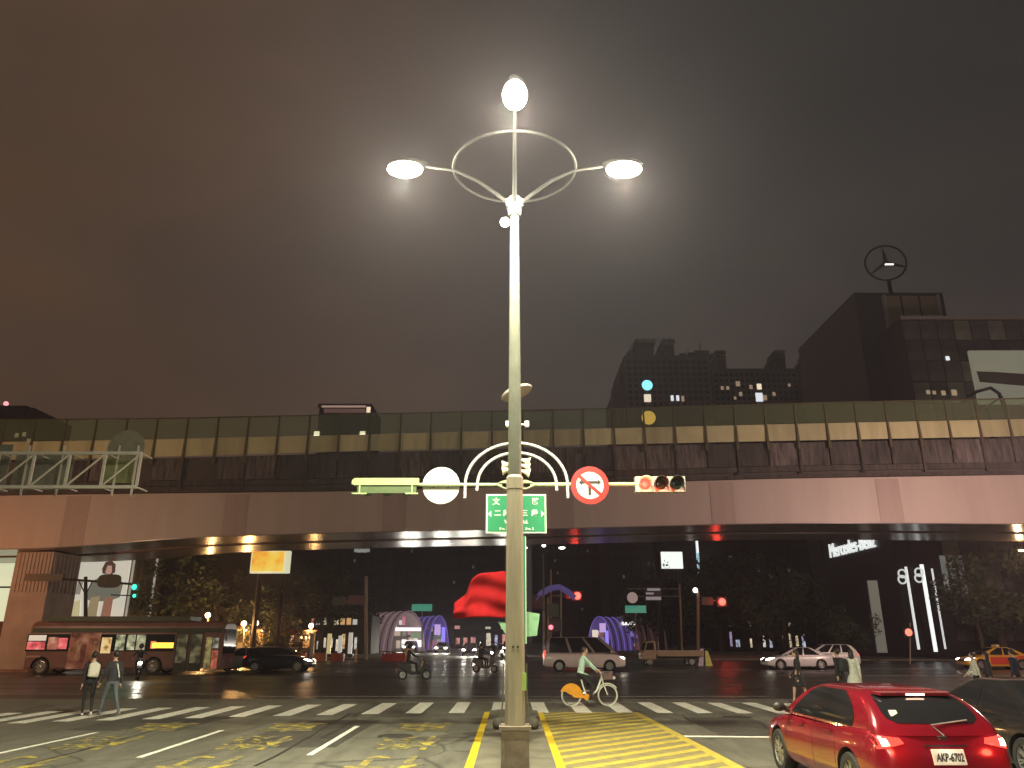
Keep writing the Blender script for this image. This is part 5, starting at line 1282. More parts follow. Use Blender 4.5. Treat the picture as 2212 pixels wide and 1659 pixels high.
# lit strips and round figures at street level
for (a, b, w_, s_) in (((1958, 1224), (1986, 1403), .20, .7), ((1992, 1219), (2023, 1408), .32, 1.0), ((2019, 1228), (2039, 1402), .13, .6)):
    p0, p1 = P(*a, WY - .3), P(*b, WY - .3); xm = (p0.x + p1.x) / 2
    MB().bbox((xm - w_ / 2, WY - .25, p1.z), (xm + w_ / 2, WY - .12, p0.z)).build('light_strip', ME('light_strip%d' % a[0], (.95, 1.0, .98), s_), MT)
for vx, vy in ((1949, 1246), (1985, 1243)):
    for dv in (-7, 6):
        q = P(vx, vy + dv, WY - .3)
        MB().tube([q + Vector((.36 * math.cos(a), 0, .36 * math.sin(a))) for a in [2 * math.pi * i / 20 for i in range(20)]], .085, 6, closed=True).build('ring_sign', ME('ring_sign', (.85, .92, .9), .55), MT, 60)
for vx, s_ in ((2048, .10), (2066, .05), (2085, .04)):
    p0, p1 = P(vx - 12, 1200, WY - .2), P(vx + 4, 1300, WY - .2); xm = (p0.x + p1.x) / 2
    MB().bbox((xm - .25, WY - .2, p1.z), (xm + .25, WY - .1, p0.z)).build('dim_strip', ME('dim_strip%d' % vx, (.75, .85, .85), s_), MT)
p0, p1 = P(1878, 1254, DY - .3), P(1905, 1410, DY - .3)
MB().bbox((P(1885, 1330, DY - .3).x, DY - .3, p1.z), (P(1906, 1330, DY - .3).x, DY - .1, p0.z)).build('entrance_pylon', ME('pylon_dim', (.55, .55, .46), .13), MT)
# name on the side wall (reads along +y, so it faces -x)
q0, q1 = P(1791, 1174, 96), P(1896, 1166, 83.5)
text('wall_lettering', 'Mercedes-Benz', 1.5, (DX - .15, (q0.y + q1.y) / 2, P(1843, 1178, 89.5).z), ME('letter_white', (.95, 1.0, .98), .8), MT, (math.pi / 2, 0, -math.pi / 2), off=.0, depth=.2, width=12.2, height=1.65)
# tall billboard at right edge on its own frame
BBY = 70.0
bb = thing('billboard', 'large pale billboard at the right edge before the glass wing', 'billboard', (P(2190, 860, BBY).x, BBY, 0))
xa, xb = P(2094, 760, BBY).x, P(2330, 760, BBY).x; za, zb_ = P(2094, 757, BBY).z, P(2094, 872, BBY).z
MB().bbox((xa, BBY, zb_), (xb, BBY + .35, za)).build('board', M('billboard_white', (.34, .34, .24), .6, emit=.17, ecol=(.8, .8, .58), var=.05), bb)
MB().prism([Vector((xa + .4, BBY - .03, zb_ + 2.2)), Vector((xb, BBY - .03, zb_ + 1.2)), Vector((xb, BBY - .03, zb_ + 2.6)), Vector((xa + 2.5, BBY - .03, zb_ + 3.2)), Vector((xa + .3, BBY - .03, zb_ + 3.3))], (0, .02, 0)).build('printed_shape', M('billboard_print', (.12, .11, .08), .6), bb)
for x in (xa + 1, xb - 2, (xa + xb) / 2): MB().tube([(x, BBY + .6, 0), (x, BBY + .6, za - .5)], .22, 8).build('post', DARKW, bb)
MB().tube([P(2080, 868, BBY - 2), P(2110, 846, BBY - 2), P(2140, 838, BBY - 2), P(2158, 850, BBY - 2), P(2172, 885, BBY - 2), P(2180, 925, BBY - 2)], .16, 6).tube([P(2140, 838, BBY - 2), P(2140, 838, BBY)], .1, 6).tube([P(2100, 900, BBY - 2), P(2165, 856, BBY - 2)], .1, 6).build('arched_brace', M('brace_dark', (.04, .04, .025), .5), bb)

# department store behind the pier
SYD = 84.0
dp = thing('department_store', 'brown ribbed department store with a tall lit poster, behind the left pier', 'building', GY(180, SYD))
STW = M('store_wall', (.24, .21, .165), .7, var=.2, vs=.5, streak=True)
x0_, x1_ = P(-90, 1250, SYD).x, P(333, 1250, SYD).x; zz = P(200, 1120, SYD).z
MB().bbox((x0_, SYD, .14), (x1_, SYD + 22, zz)).build('wall', STW, dp)
MB().bbox((x1_, SYD + 2, .14), (x1_ + 14, SYD + 20, zz - .5)).build('dark_wing', DARKW, dp)
nn_ = 34
rib = MB().box((0, 0, 0), (.16, .10, zz - 1)).mesh('wall_rib', M('store_rib', (.26, .23, .18), .7, var=.2, streak=True))
for i in range(nn_): link('wall_rib', rib, dp, wmat(dp).inverted() @ Vector((x0_ + (x1_ - x0_) * (i + .5) / nn_, SYD - .05, (zz + 1) / 2)))
for vx in (281, 331): MB().bbox((P(vx, 1280, SYD).x - .1, SYD - .2, .3), (P(vx, 1280, SYD).x + .1, SYD - .11, zz)).build('light_line', ME('store_line', (.95, .92, .8), .25), dp)
a_, b_ = P(150, 1210, SYD - .3), P(262, 1345, SYD - .3)
po = MB().bbox((a_.x, SYD - .35, b_.z), (b_.x, SYD - .12, a_.z)).build('poster', ME('poster_pale', (.95, .90, .74), .55), dp)
wp, hp = b_.x - a_.x, a_.z - b_.z
def pshape(pts, col, s_, k_): MB().prism([Vector((a_.x + wp * u, SYD - .37 - .012 * k_, b_.z + hp * v)) for u, v in pts], (0, .01, 0)).build('poster_shape', ME('poster_c%d' % k_, col, s_), dp)
pshape([(.56, .86), (.60, .97), (.70, .985), (.77, .93), (.78, .80), (.72, .76), (.58, .78)], (.20, .10, .07), .3, 1)
pshape([(.62, .80), (.64, .91), (.71, .91), (.73, .80), (.68, .75)], (.85, .50, .38), .45, 2)
pshape([(.36, .38), (.44, .66), (.58, .74), (.82, .74), (.94, .62), (.92, .40), (.76, .34), (.5, .33)], (.36, .36, .28), .35, 3)
pshape([(.42, .02), (.46, .40), (.60, .42), (.60, .02)], (.70, .55, .30), .35, 4)
pshape([(.66, .02), (.68, .40), (.82, .40), (.82, .02)], (.62, .30, .20), .35, 5)
pshape([(.06, .02), (.10, .30), (.30, .36), (.34, .02)], (.90, .80, .45), .5, 6)
pshape([(.20, .45), (.22, .70), (.30, .66), (.28, .44)], (.55, .5, .4), .4, 7)
w2 = thing('light_box', 'tall pale advertising light box at the left edge beside the pier', 'light box', GY(0, 62))
a_, b_ = P(-60, 1192, 62), P(24, 1342, 62)
MB().bbox((a_.x, 62, b_.z), (b_.x, 62.4, a_.z)).build('panel', ME('light_box_panel', (.92, .95, .62), .70), w2)
MB().bbox((a_.x, 61.97, (a_.z + b_.z) / 2 - .15), (b_.x, 61.995, (a_.z + b_.z) / 2 - .02)).build('divider', BLACK, w2)
MB().bbox((a_.x - .2, 62.05, 0), (b_.x + .12, 62.35, b_.z - .002)).build('plinth', M('brown_plinth', (.25, .12, .07), .6), w2)
# dark slabs under the bridge gap, with a few faint windows
for i_, (v0, v1, vt, Y, lb) in enumerate(((640, 860, 1120, 190, 'dark office slab left of the red flag, seen under the viaduct'), (875, 1090, 1100, 215, 'dark slab directly behind the red flag'), (1150, 1300, 1110, 240, 'dark tower right of the lamp pole, under the viaduct'), (1312, 1420, 1150, 170, 'dark narrow block left of the white billboard'), (1560, 1740, 1130, 130, 'dark block right of the vertical blue sign'))):
    bd = thing('dark_building', lb, 'building', GY((v0 + v1) / 2, Y)); vbox('wall', v0, v1, vt, Y, 18, DARKW, bd)
    windows_block(bd, v0 + 6, v1 - 6, vt + 10, 1380, Y, 9, 9, M('unlit_window', (.020, .019, .019), .3))
    for _ in range(4): win(bd, random.uniform(v0 + 10, v1 - 10), random.uniform(1190, 1340), Y, .5, .7, ME('faint_window', (.8, .75, .65), .05))
    if i_ == 0: [win(bd, 770 + 6 * q_, 1189 + (q_ % 2), Y, 1.1, .8, ME('faint_sign', (.9, .9, .85), .22)) for q_ in range(5)]
# lit boards
def litboard(label, v0, v1, y0, y1, Y, mat, extra=None, name='lit_billboard'):
    t = thing(name, label, 'billboard', GY((v0 + v1) / 2, Y)); a = P(v0, y0, Y); b = P(v1, y1, Y)
    MB().bbox((a.x, Y, b.z), (b.x, Y + .5, a.z)).build('board', mat, t)
    for x in (a.x + (b.x - a.x) * .2, a.x + (b.x - a.x) * .8): MB().tube([(x, Y + .8, 0), (x, Y + .8, b.z + 1)], .25, 6).tube([(x, Y + .8, b.z + .8), (x, Y + .45, b.z + .8)], .15, 6).build('post', DARKW, t)
    if extra:
        for k_, (u0, w0, u1, w1, m_) in enumerate(extra): MB().bbox((a.x + (b.x - a.x) * u0, Y - .06 - .01 * k_, b.z + (a.z - b.z) * w0), (a.x + (b.x - a.x) * u1, Y - .04, b.z + (a.z - b.z) * w1)).build('printed_shape', m_, t)
    return t
litboard('glowing orange billboard under the viaduct, left', 544, 623, 1190, 1238, 79, ME('board_pale_green', (.85, .85, .55), .75), [(.03, .08, .86, .97, MEN('board_orange', [(.75, .22, .02), (1.0, .45, .05), (1.0, .68, .10), (.9, .8, .4)], .85, .55))])
litboard('bright white billboard half hidden by trees, right of centre', 1428, 1476, 1192, 1228, 160, ME('board_white', (.95, 1.0, .92), 1.1))
litboard('tall narrow blue-white light board right of the white billboard', 1503, 1524, 1168, 1238, 150, ME('board_blue', (.45, .75, .85), .75), [(.0, .62, 1.0, .99, ME('board_white2', (1, .98, .95), 1.1)), (.05, .0, .95, .14, ME('board_navy', (.10, .22, .42), .5))])
# lit pylon sign whose top shows above the viaduct rail
pt = thing('pylon_sign', 'slim pylon sign with cyan top and orange disc seen above the viaduct', 'sign', GY(1398, 100))
q = P(1398, 832, 100)
MB().tube([(q.x, 100.4, 0), (q.x, 100.4, q.z)], .35, 8).build('mast', DARKW, pt)
MB().ball(q, (.75, .4, .75), 14, 10).build('cyan_lamp', ME('cyan_lamp', (.22, .70, .85), 1.5), pt, 60)
a, b = P(1391, 853, 100), P(1406, 868, 100); MB().bbox((a.x, 99.7, b.z), (b.x, 100.1, a.z)).build('white_panel', ME('pylon_white', (.95, .82, .62), .8), pt)
q = P(1400, 904, 100); disc(q + Vector((0, -.3, 0)), .95, .2, ME('orange_disc', (1.0, .55, .12), .9), 'orange_disc', pt)

# ================================================================== TREES
LEAF = M('leaf', (.050, .072, .030), .65, var=.5, vs=1.5)
LEAF2 = M('leaf_dark', (.036, .052, .026), .65, var=.5, vs=1.5)
BARK = M('bark', (.07, .055, .04), .9, var=.3, vs=4)
def crown_mesh(seed, n=2600, rx=3.2, rz=2.6, mat=LEAF):
    rnd = random.Random(seed); cl_ = []
    for i in range(34):
        while True:
            p = Vector((rnd.uniform(-1, 1), rnd.uniform(-1, 1), rnd.uniform(-1, 1)))
            if p.length < 1: break
        cl_.append((Vector((p.x * rx, p.y * rx, p.z * rz)), rnd.uniform(.45, 1.05)))
    vs = []; fs = []
    for i in range(n):
        c, r_ = rnd.choice(cl_); d = Vector((rnd.gauss(0, 1), rnd.gauss(0, 1), rnd.gauss(0, 1))).normalized() * r_ * rnd.random() ** .4
        p = c + d; a = Vector((rnd.gauss(0, 1), rnd.gauss(0, 1), rnd.gauss(0, .6))).normalized(); b = a.orthogonal().normalized()
        b = (b * math.cos(i) + a.cross(b) * math.sin(i)); s_ = rnd.uniform(.10, .22); o = len(vs)
        vs += [p - a * s_, p + b * s_ * .5, p + a * s_, p - b * s_ * .5]; fs.append((o, o + 1, o + 2, o + 3))
    return MB().add(vs, fs).mesh('crown', mat, fix=False), cl_
CROWNS = [crown_mesh(11 + k, mat=(LEAF, LEAF2)[k % 2]) for k in range(4)]
def tree(label, loc, h, k, sc=1.0, name='street_tree', group='trees along the far pavements'):
    t = thing(name, label, 'tree', loc, random.uniform(0, 6), group)
    me, cls = CROWNS[k % 4]; zc = h - 2.4 * sc
    link('crown', me, t, (0, 0, zc), None, (sc, sc, sc * 1.05))
    tb = MB(); tb.tube([(0, 0, 0), (.06, .03, zc * .4), (-.05, .05, zc * .75), (0, 0, zc + .6 * sc)], [.22 * sc, .17 * sc, .13 * sc, .06 * sc], 8)
    for c, r_ in cls[:9]:
        tb.tube([(0, 0, zc * .72), (c.x * sc * .45, c.y * sc * .45, zc + c.z * sc * .45 - .3), (c.x * sc, c.y * sc, zc + c.z * sc)], [.08 * sc, .05 * sc, .015], 6)
    tb.build('trunk', BARK, t, 50, world=False)
for i_, (vx, Y, h, sc, lb) in enumerate(((360, 84, 11, 1.5, 'dark leafy tree just right of the poster building'), (440, 92, 11, 1.6, 'dark tree above the bus front'), (505, 86, 8, 1.1, 'tree lit orange from below, right of the bus'), (602, 83, 8.4, 1.15, 'dark tree with visible trunk below the orange billboard'), (690, 95, 10, 1.4, 'dark tree right of the orange billboard'), (760, 105, 9, 1.3, 'dark tree left of the far signal pole'), (1395, 125, 11, 1.7, 'dark tree below the white billboard, left one'), (1470, 120, 12, 1.9, 'dark tree below the white billboard, right one'), (1560, 105, 12, 1.9, 'dark tree right of the far lamp post with red signal'), (1640, 98, 11, 1.8, 'dark tree left of the striped column of light'), (1700, 92, 10.5, 1.7, 'dark tree left of the white wall lettering'), (2128, 68, 7.0, .9, 'dark tree before the showroom, left of the edge lamp'), (2175, 69, 9, 1.4, 'dark tree at the right edge behind the taxi'), (1770, 90, 6, .9, 'small dark tree left of the showroom entrance'), (1850, 76, 4.6, .75, 'small dark tree beside the showroom pylon'))):
    tree(lb, GY(vx, Y), h, i_, sc)

# ================================================================== FAR STREET FURNITURE
SGREEN = ME('far_sign_green', (.10, .55, .38), .35)
def far_signal(label, vx, vtop, Y, arm_to, arm_y, lit, litpos, boards=(), rad_=.1, head=True, pm=None):
    g = GY(vx, Y); t = thing('far_signal_mast', label, 'signal mast', g)
    MB().tube([g, P(vx, vtop, Y)], [rad_ * 1.2, rad_], 8).build('pole', pm or GALV_D, t)
    if arm_to: MB().tube([P(vx, arm_y, Y), P(arm_to, arm_y, Y)], .05, 6).build('arm', GALV_D, t)
    for (v0, v1, y0, y1, m_) in boards:
        a, b = P(v0, y0, Y - .15), P(v1, y1, Y - .15); MB().bbox((a.x, Y - .18, b.z), (b.x, Y - .12, a.z)).build('board', m_, t)
    for (lx, ly, m_, r_) in litpos:
        q = P(lx, ly, Y - .3)
        MB().box(q + Vector((.0, .18, 0)), (r_ * 2.6, .2, r_ * 2.6)).build('signal_head', BLACK, t)
        MB().ball(q, (r_, .06, r_), 12, 8).build('signal_lens', m_, t, 60)
        if m_.name == 'far_red': lamp('lamp_light', q + Vector((0, -.5, 0)), 110, (1, .06, .03), t, .3)
        if m_.name == 'far_green': lamp('lamp_light', q + Vector((0, -.4, 0)), 6, (.05, 1, .5), t, .15)
    return t
RL = ME('far_red', (1.0, .10, .07), 3.0); GL = ME('far_green', (.05, .85, .50), 1.6); SBD = M('dim_board', (.16, .12, .12), .6); SBG = M('dim_board_grey', (.12, .12, .11), .6)
# mast before the poster, coloured near black to stand as a silhouette
fs1 = far_signal('signal mast darkened to a silhouette, with green lights, in front of the poster', 185, 1246, 49.6, None, 0, None, [(290, 1268, GL, .17), (290, 1287, GL, .11)], rad_=.11, pm=M('mast_silhouette', (.012, .012, .011), .6))
MB().tube([P(60, 1245, 49.6), P(290, 1262, 49.6)], .07, 8).build('arm', BLACK, fs1); MB().tube([P(240, 1285, 49.6), P(290, 1287, 49.6)], .04, 6).build('arm', BLACK, fs1)
a, b = P(60, 1240, 49.6), P(138, 1255, 49.6); MB().bbox((a.x, 49.4, b.z), (b.x, 49.7, a.z)).build('signal_head', BLACK, fs1)
q = P(236, 1255, 49.45); mb = MB(); mb.prism([q + Vector((.75 * math.copysign(abs(math.cos(x_)) ** .6, math.cos(x_)), 0, .42 * math.copysign(abs(math.sin(x_)) ** .6, math.sin(x_)))) for x_ in [2 * math.pi * i / 20 for i in range(20)]], (0, .03, 0)); mb.build('sign_plate', M('dark_plate', (.018, .024, .016), .6), fs1)
for s_ in (-1, 1): MB().tube([P(185, 1285, 49.6), P(185 + 16 * s_, 1253, 49.6)], .035, 6).build('brace', BLACK, fs1)
far_signal('tall grey mast with two round signs and a pink board, left of the canopy', 791, 1245, 78, 720, 1298, None, [], [(752, 789, 1286, 1306, M('dim_pink', (.20, .10, .11), .6))], rad_=.16)
tq = bpy.data.objects.get('far_signal_mast.001')
for vx in (726, 741): disc(P(vx, 1298, 77.8), .42, .03, SBG, 'round_sign', tq)
far_signal('far mast showing a red light right of the distant lamp', 1190, 1230, 90, 1250, 1287, None, [(1247, 1287, RL, .42)], [(1222, 1234, 1281, 1293, RED)])
far_signal('far lamp post with red signal lights on a short arm', 1508, 1278, 88, 1562, 1297, None, [(1560, 1300, RL, .40)], [(1515, 1541, 1290, 1307, SBG)], rad_=.15)
MB().ball(P(1502, 1275, 87.8), .28, 10, 8).build('lamp_globe', ME('far_globe', (1, .97, .9), 4), bpy.data.objects['far_signal_mast.003'], 60)
far_signal('pedestrian signal showing red before the showroom', 1966, 1345, 66, None, 0, None, [(1963, 1366, ME('ped_red', (1.0, .22, .14), 1.6), .30)], rad_=.05)
# signal gantry with boards
gg = thing('far_gantry', 'far dark sign gantry with a round sign and printed board, right of the canopy', 'gantry', GY(1468, 92))
MB().tube([GY(1474, 92), P(1468, 1262, 92)], .12, 8).build('post', GALV_D, gg); MB().tube([P(1355, 1272, 92), P(1468, 1272, 92)], .05, 6).tube([P(1355, 1288, 92), P(1468, 1288, 92)], .05, 6).build('beam', GALV_D, gg)
a, b = P(1393, 1268, 91.8), P(1430, 1298, 91.8); MB().bbox((a.x, 91.7, b.z), (b.x, 91.8, a.z)).build('board', M('far_board_dark', (.03, .03, .04), .5), gg)
for y0, y1, v0, v1 in ((1271, 1276, 1398, 1426), (1280, 1284, 1395, 1412), (1289, 1296, 1395, 1428)): a, b = P(v0, y0, 91.65), P(v1, y1, 91.65); MB().bbox((a.x, 91.62, b.z), (b.x, 91.68, a.z)).build('board_print', ME('far_print', (.75, .70, .78), .18), gg)
disc(P(1366, 1291, 91.7), .62, .04, ME('far_round', (.75, .6, .55), .25), 'round_sign', gg)
for v0, v1, y0, y1, lb, Y in ((890, 933, 1305, 1320, 'pale green lit street name sign above the left canopy', 100), (1350, 1396, 1308, 1324, 'pale green lit street name sign above the right canopy', 100)):
    t = thing('street_name_sign', lb, 'street sign', GY((v0 + v1) / 2, Y)); a, b = P(v0, y0, Y), P(v1, y1, Y)
    MB().bbox((a.x, Y - .05, b.z), (b.x, Y + .05, a.z)).build('panel', SGREEN, t); MB().tube([GY((v0 + v1) / 2, Y + .2), P((v0 + v1) / 2, y0, Y + .2)], .08, 6).build('post', GALV_D, t)
# distant three-arm lamp (same kind as the near one)
fl = three_arm_lamp(GY(1176, 82, .16), 'distant three-armed street lamp right of the lamp pole, seen under the viaduct', h=10.2, power=0, lens=ME('far_lens', (1, .95, .88), 9.0))
# purple festive arch and banners on a post
pa_ = thing('festive_arch', 'purple festive arch with banners beside the distant street lamp', 'decoration', GY(1200, 86))
PURP = ME('purple_led', (.28, .22, .75), .11)
MB().tube([P(1158, 1297, 86), P(1170, 1282, 86), P(1188, 1271, 86), P(1208, 1268, 86), P(1226, 1278, 86), P(1242, 1292, 86)], .32, 8).build('arch', PURP, pa_, 60)
MB().tube([GY(1184, 86), P(1184, 1290, 86)], .12, 6).tube([GY(1212, 86), P(1212, 1272, 86)], .12, 6).build('post', GALV_D, pa_)
for vx, vy, m_ in ((1195, 1318, M('banner_olive', (.10, .12, .07), .7)), (1160, 1300, M('banner_maroon', (.12, .05, .06), .7)), (1200, 1350, M('banner_dark', (.07, .07, .06), .7))):
    a, b = P(vx - 12, vy - 14, 85.7), P(vx + 12, vy + 14, 85.7); MB().bbox((a.x, 85.7, b.z), (b.x, 85.75, a.z)).build('banner', m_, pa_)
MB().ball(P(1190, 1355, 85.5), .25, 8, 6).build('red_lamp', ME('festive_red', (1, .18, .22), 2.5), pa_, 60)
# curved station canopies
def canopy(label, v0, v1, vtop, Y, skin, ledm, strip, dep=9.0, turn=0):
    a, b = GY(v0, Y), GY(v1, Y); cx = (a.x + b.x) / 2; rx = (b.x - a.x) / 2 * .88; rz = P((v0 + v1) / 2, vtop, Y).z
    t = thing('station_canopy', label, 'canopy', (cx, Y, 0))
    def arc(y, k_=1.0, n=20): return [Vector((cx - rx * k_ * math.cos(math.pi * i / n), y, rz * k_ * math.sin(math.pi * i / n))) for i in range(n + 1)]
    for i in range(9):
        y = Y + dep * i / 8
        MB().tube(arc(y), .07, 6).build('rib', ledm if i % 2 == 0 else GALV, t, 60)
    n = 20
    sk = MB()
    r0, r1 = arc(Y, .97), arc(Y + dep, .97)
    sk.add(r0 + r1, [(i, i + 1, n + 2 + i, n + 1 + i) for i in range(n)]); o = sk.build('roof_skin', skin, t, 60)
    sdd = o.modifiers.new('thickness', 'SOLIDIFY'); sdd.thickness = .05
    for k_, (u, v, wq, hq, m_) in enumerate(strip): MB().bbox((cx + rx * u - wq / 2, Y - .25, rz * v - hq / 2), (cx + rx * u + wq / 2, Y - .15, rz * v + hq / 2)).build('sign_bar', m_, t)
    MB().bbox((cx - rx * .8, Y + 3, .14), (cx + rx * .8, Y + 3.3, rz * .55)).build('back_wall', M('canopy_wall', (.30, .26, .25), .6), t)
    rn = random.Random(v0)
    cols = [(1, .8, .6), (.9, .4, .5), (.5, .35, .9), (.95, .95, .9), (.4, .55, .4), (.7, .25, .2)]
    for k_ in range(16):  # random glowing boxes, added as lit clutter under the canopy
        u = rn.uniform(-.8, .8); v = rn.uniform(.08, .75) * math.sqrt(1 - u * u); wq = rn.uniform(.25, 1.1); hq = rn.uniform(.3, 1.3); ci = rn.randrange(6)
        yq = Y + rn.uniform(.6, 2.8)
        MB().bbox((cx + rx * u - wq / 2, yq, max(.15, rz * v - hq / 2)), (cx + rx * u + wq / 2, yq + .1, max(.4, rz * v + hq / 2))).build('display_panel', ME('display_%d' % ci, cols[ci], (.25, .2, .3, .5, .15, .12)[ci]), t)
    t.rotation_euler = (0, 0, R(turn))
    return t, cx, rx, rz
CSK = M('canopy_skin', (.42, .35, .36), .4, var=.2, vs=.5, emit=.11, ecol=(.9, .60, .64)); WHL = ME('canopy_white', (1, .92, .88), 1.3); PKL = ME('canopy_pink', (.9, .30, .42), .5)  # skins glow in their material, light put in so the shells read lit
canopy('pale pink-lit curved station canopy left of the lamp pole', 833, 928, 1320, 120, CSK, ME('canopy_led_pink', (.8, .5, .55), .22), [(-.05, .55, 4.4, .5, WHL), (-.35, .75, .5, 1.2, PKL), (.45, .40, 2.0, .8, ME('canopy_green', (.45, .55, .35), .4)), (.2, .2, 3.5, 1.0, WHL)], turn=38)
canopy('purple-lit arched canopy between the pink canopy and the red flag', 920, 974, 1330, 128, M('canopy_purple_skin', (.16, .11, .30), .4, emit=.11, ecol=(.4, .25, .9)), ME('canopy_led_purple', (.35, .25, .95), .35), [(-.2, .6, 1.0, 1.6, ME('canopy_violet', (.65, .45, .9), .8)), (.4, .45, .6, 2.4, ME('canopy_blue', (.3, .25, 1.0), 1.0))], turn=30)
canopy('purple-lit arched canopy right of the pale van roof', 1264, 1330, 1332, 120, M('canopy_purple_skin', (.1, .1, .1), .4), ME('canopy_led_purple', (.35, .25, .95), .35), [(-.35, .45, .9, 1.7, ME('canopy_warmbar', (.95, .8, .7), .8)), (.3, .68, 1.0, 1.3, ME('canopy_violet', (.65, .45, .9), .8)), (.62, .3, .5, 3.0, ME('canopy_blue', (.3, .25, 1.0), 1.0))], turn=-32)
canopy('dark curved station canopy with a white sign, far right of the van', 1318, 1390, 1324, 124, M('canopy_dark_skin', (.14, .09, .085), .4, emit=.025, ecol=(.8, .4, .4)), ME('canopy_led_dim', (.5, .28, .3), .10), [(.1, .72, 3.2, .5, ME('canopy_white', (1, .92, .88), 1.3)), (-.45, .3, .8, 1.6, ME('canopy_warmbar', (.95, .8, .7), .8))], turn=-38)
# sodium-lit planting, low wall and globe lamps right of the bus
ORL = (1.0, .50, .16)
for i_, (vx, vy, Y, pw) in enumerate(((449, 1329, 80, 500), (527, 1347, 80.4, 1300), (553, 1346, 80.4, 1300), (672, 1352, 86, 300))):
    g = GY(vx, Y, .14); t = thing('globe_lamp', ('small globe lamp on a post above the bus front', 'left one of two orange globe lamps right of the bus', 'right one of two orange globe lamps right of the bus', 'dim globe lamp right of the tree trunk')[i_], 'street lamp', g)
    q = P(vx, vy, Y); MB().tube([g, q], .06, 6).build('post', GALV_D, t); MB().ball(q, .27, 12, 8).build('globe', ME('globe_orange', (1.0, .74, .45), 7), t, 60)
    lamp('lamp_light', q + Vector((0, -.45, -.1)), pw, ORL, t, .2)
MB_ = MB()
lw = thing('low_wall', 'low wall glowing orange under the globe lamps right of the bus', 'wall', GY(560, 79.5, .14))
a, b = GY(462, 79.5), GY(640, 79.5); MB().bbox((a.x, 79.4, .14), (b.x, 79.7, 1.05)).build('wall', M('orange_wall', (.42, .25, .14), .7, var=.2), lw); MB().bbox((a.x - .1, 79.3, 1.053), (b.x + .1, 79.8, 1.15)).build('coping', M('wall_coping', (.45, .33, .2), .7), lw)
for i_, vx in enumerate((500, 535, 568, 600, 628)):
    t = thing('shrub', 'orange-lit shrub behind the low wall, %s of five from the bus' % ('first', 'second', 'third', 'fourth', 'fifth')[i_], 'shrub', GY(vx, 81, .14), i_, 'shrubs behind the low wall')
    link('foliage', CROWNS[i_ % 4][0], t, (0, 0, 1.5), None, (.42, .42, .55)); MB().tube([(0, 0, 0), (0, 0, 1.3)], .05, 6).build('stem', BARK, t, world=False)
for i_, (vx, c_, h_, s_) in enumerate(((709, (1, .85, .4), 2.3, .4), (733, (.95, .95, .9), 2.1, .35), (755, (1, .95, .85), 2.4, .35), (515, (1, .5, .15), 1.6, .5), (640, (1, .8, .5), 1.5, .9))):
    Y = 84 if i_ != 3 else 76; g = GY(vx, Y, .14 if i_ != 3 else 0); t = thing('lit_signboard', ('slim yellow-lit signboard, leftmost of three left of the grey mast', 'slim white-lit signboard, middle of three left of the grey mast', 'slim white-lit signboard nearest the grey mast', 'small orange-lit board right of the bus', 'small warm-lit board beyond the dark compact car')[i_], 'signboard', g)
    MB().bbox((g.x - .20, Y - .12, g.z + .3), (g.x + .20, Y + .12, g.z + h_)).build('panel', ME('signboard%d' % i_, c_, s_), t); MB().bbox((g.x - .35, Y - .2, g.z), (g.x + .35, Y + .2, g.z + .298)).build('foot', BLACK, t)
# small lit kiosks on the left pavement
for i_, (v0, v1, Y, hq, lb) in enumerate(((470, 505, 82.5, 2.9, 'orange-lit kiosk nearest the bus front'), (512, 566, 83.5, 3.2, 'wide orange-lit kiosk below the two globe lamps'), (610, 632, 82, 2.6, 'narrow orange-lit kiosk right of the tree trunk'), (640, 668, 83.5, 2.5, 'dim orange kiosk left of the signboards'))):
    a, b = GY(v0, Y, .14), GY(v1, Y, .14); t = thing('kiosk', lb, 'kiosk', ((a.x + b.x) / 2, Y, .14))
    KW = M('kiosk_wall', (.30, .18, .10), .7, var=.2)
    MB().bbox((a.x, Y + 1.6, .14), (b.x, Y + 1.8, hq)).build('back_wall', MEN('kiosk_glow_goods%d' % i_, [(.10, .03, .01), (.75, .28, .04), (1.0, .55, .14), (.35, .10, .03), (1.0, .8, .45)], (1.0, 1.2, 1.0, .6)[i_], 2.6), t)  # back wall glows in orange patches, standing in for a lit interior
    for x in (a.x, b.x - .1): MB().bbox((x, Y, .14), (x + .1, Y + 1.597, hq)).build('side_wall', KW, t)
    MB().prism([Vector((a.x - .2, Y - .7, hq - .35)), Vector((b.x + .2, Y - .7, hq - .35)), Vector((b.x + .2, Y + 1.9, hq + .25)), Vector((a.x - .2, Y + 1.9, hq + .25))], (0, 0, .06)).build('awning', M('awning_%d' % i_, ((.5, .16, .05), (.5, .35, .2), (.4, .1, .05), (.35, .2, .1))[i_], .7), t)
    MB().bbox((a.x + .1, Y + .05, .14), (b.x - .1, Y + .6, 1.05)).build('counter', M('kiosk_counter', (.5, .28, .12), .6, var=.2), t)
    for k_ in range(3):
        x = a.x + (b.x - a.x) * (k_ + .5) / 3; MB().ball((x, Y + .6, hq - .45), .11, 8, 6).build('bulb', ME('kiosk_bulb', (1, .75, .4), 6), t, 60)
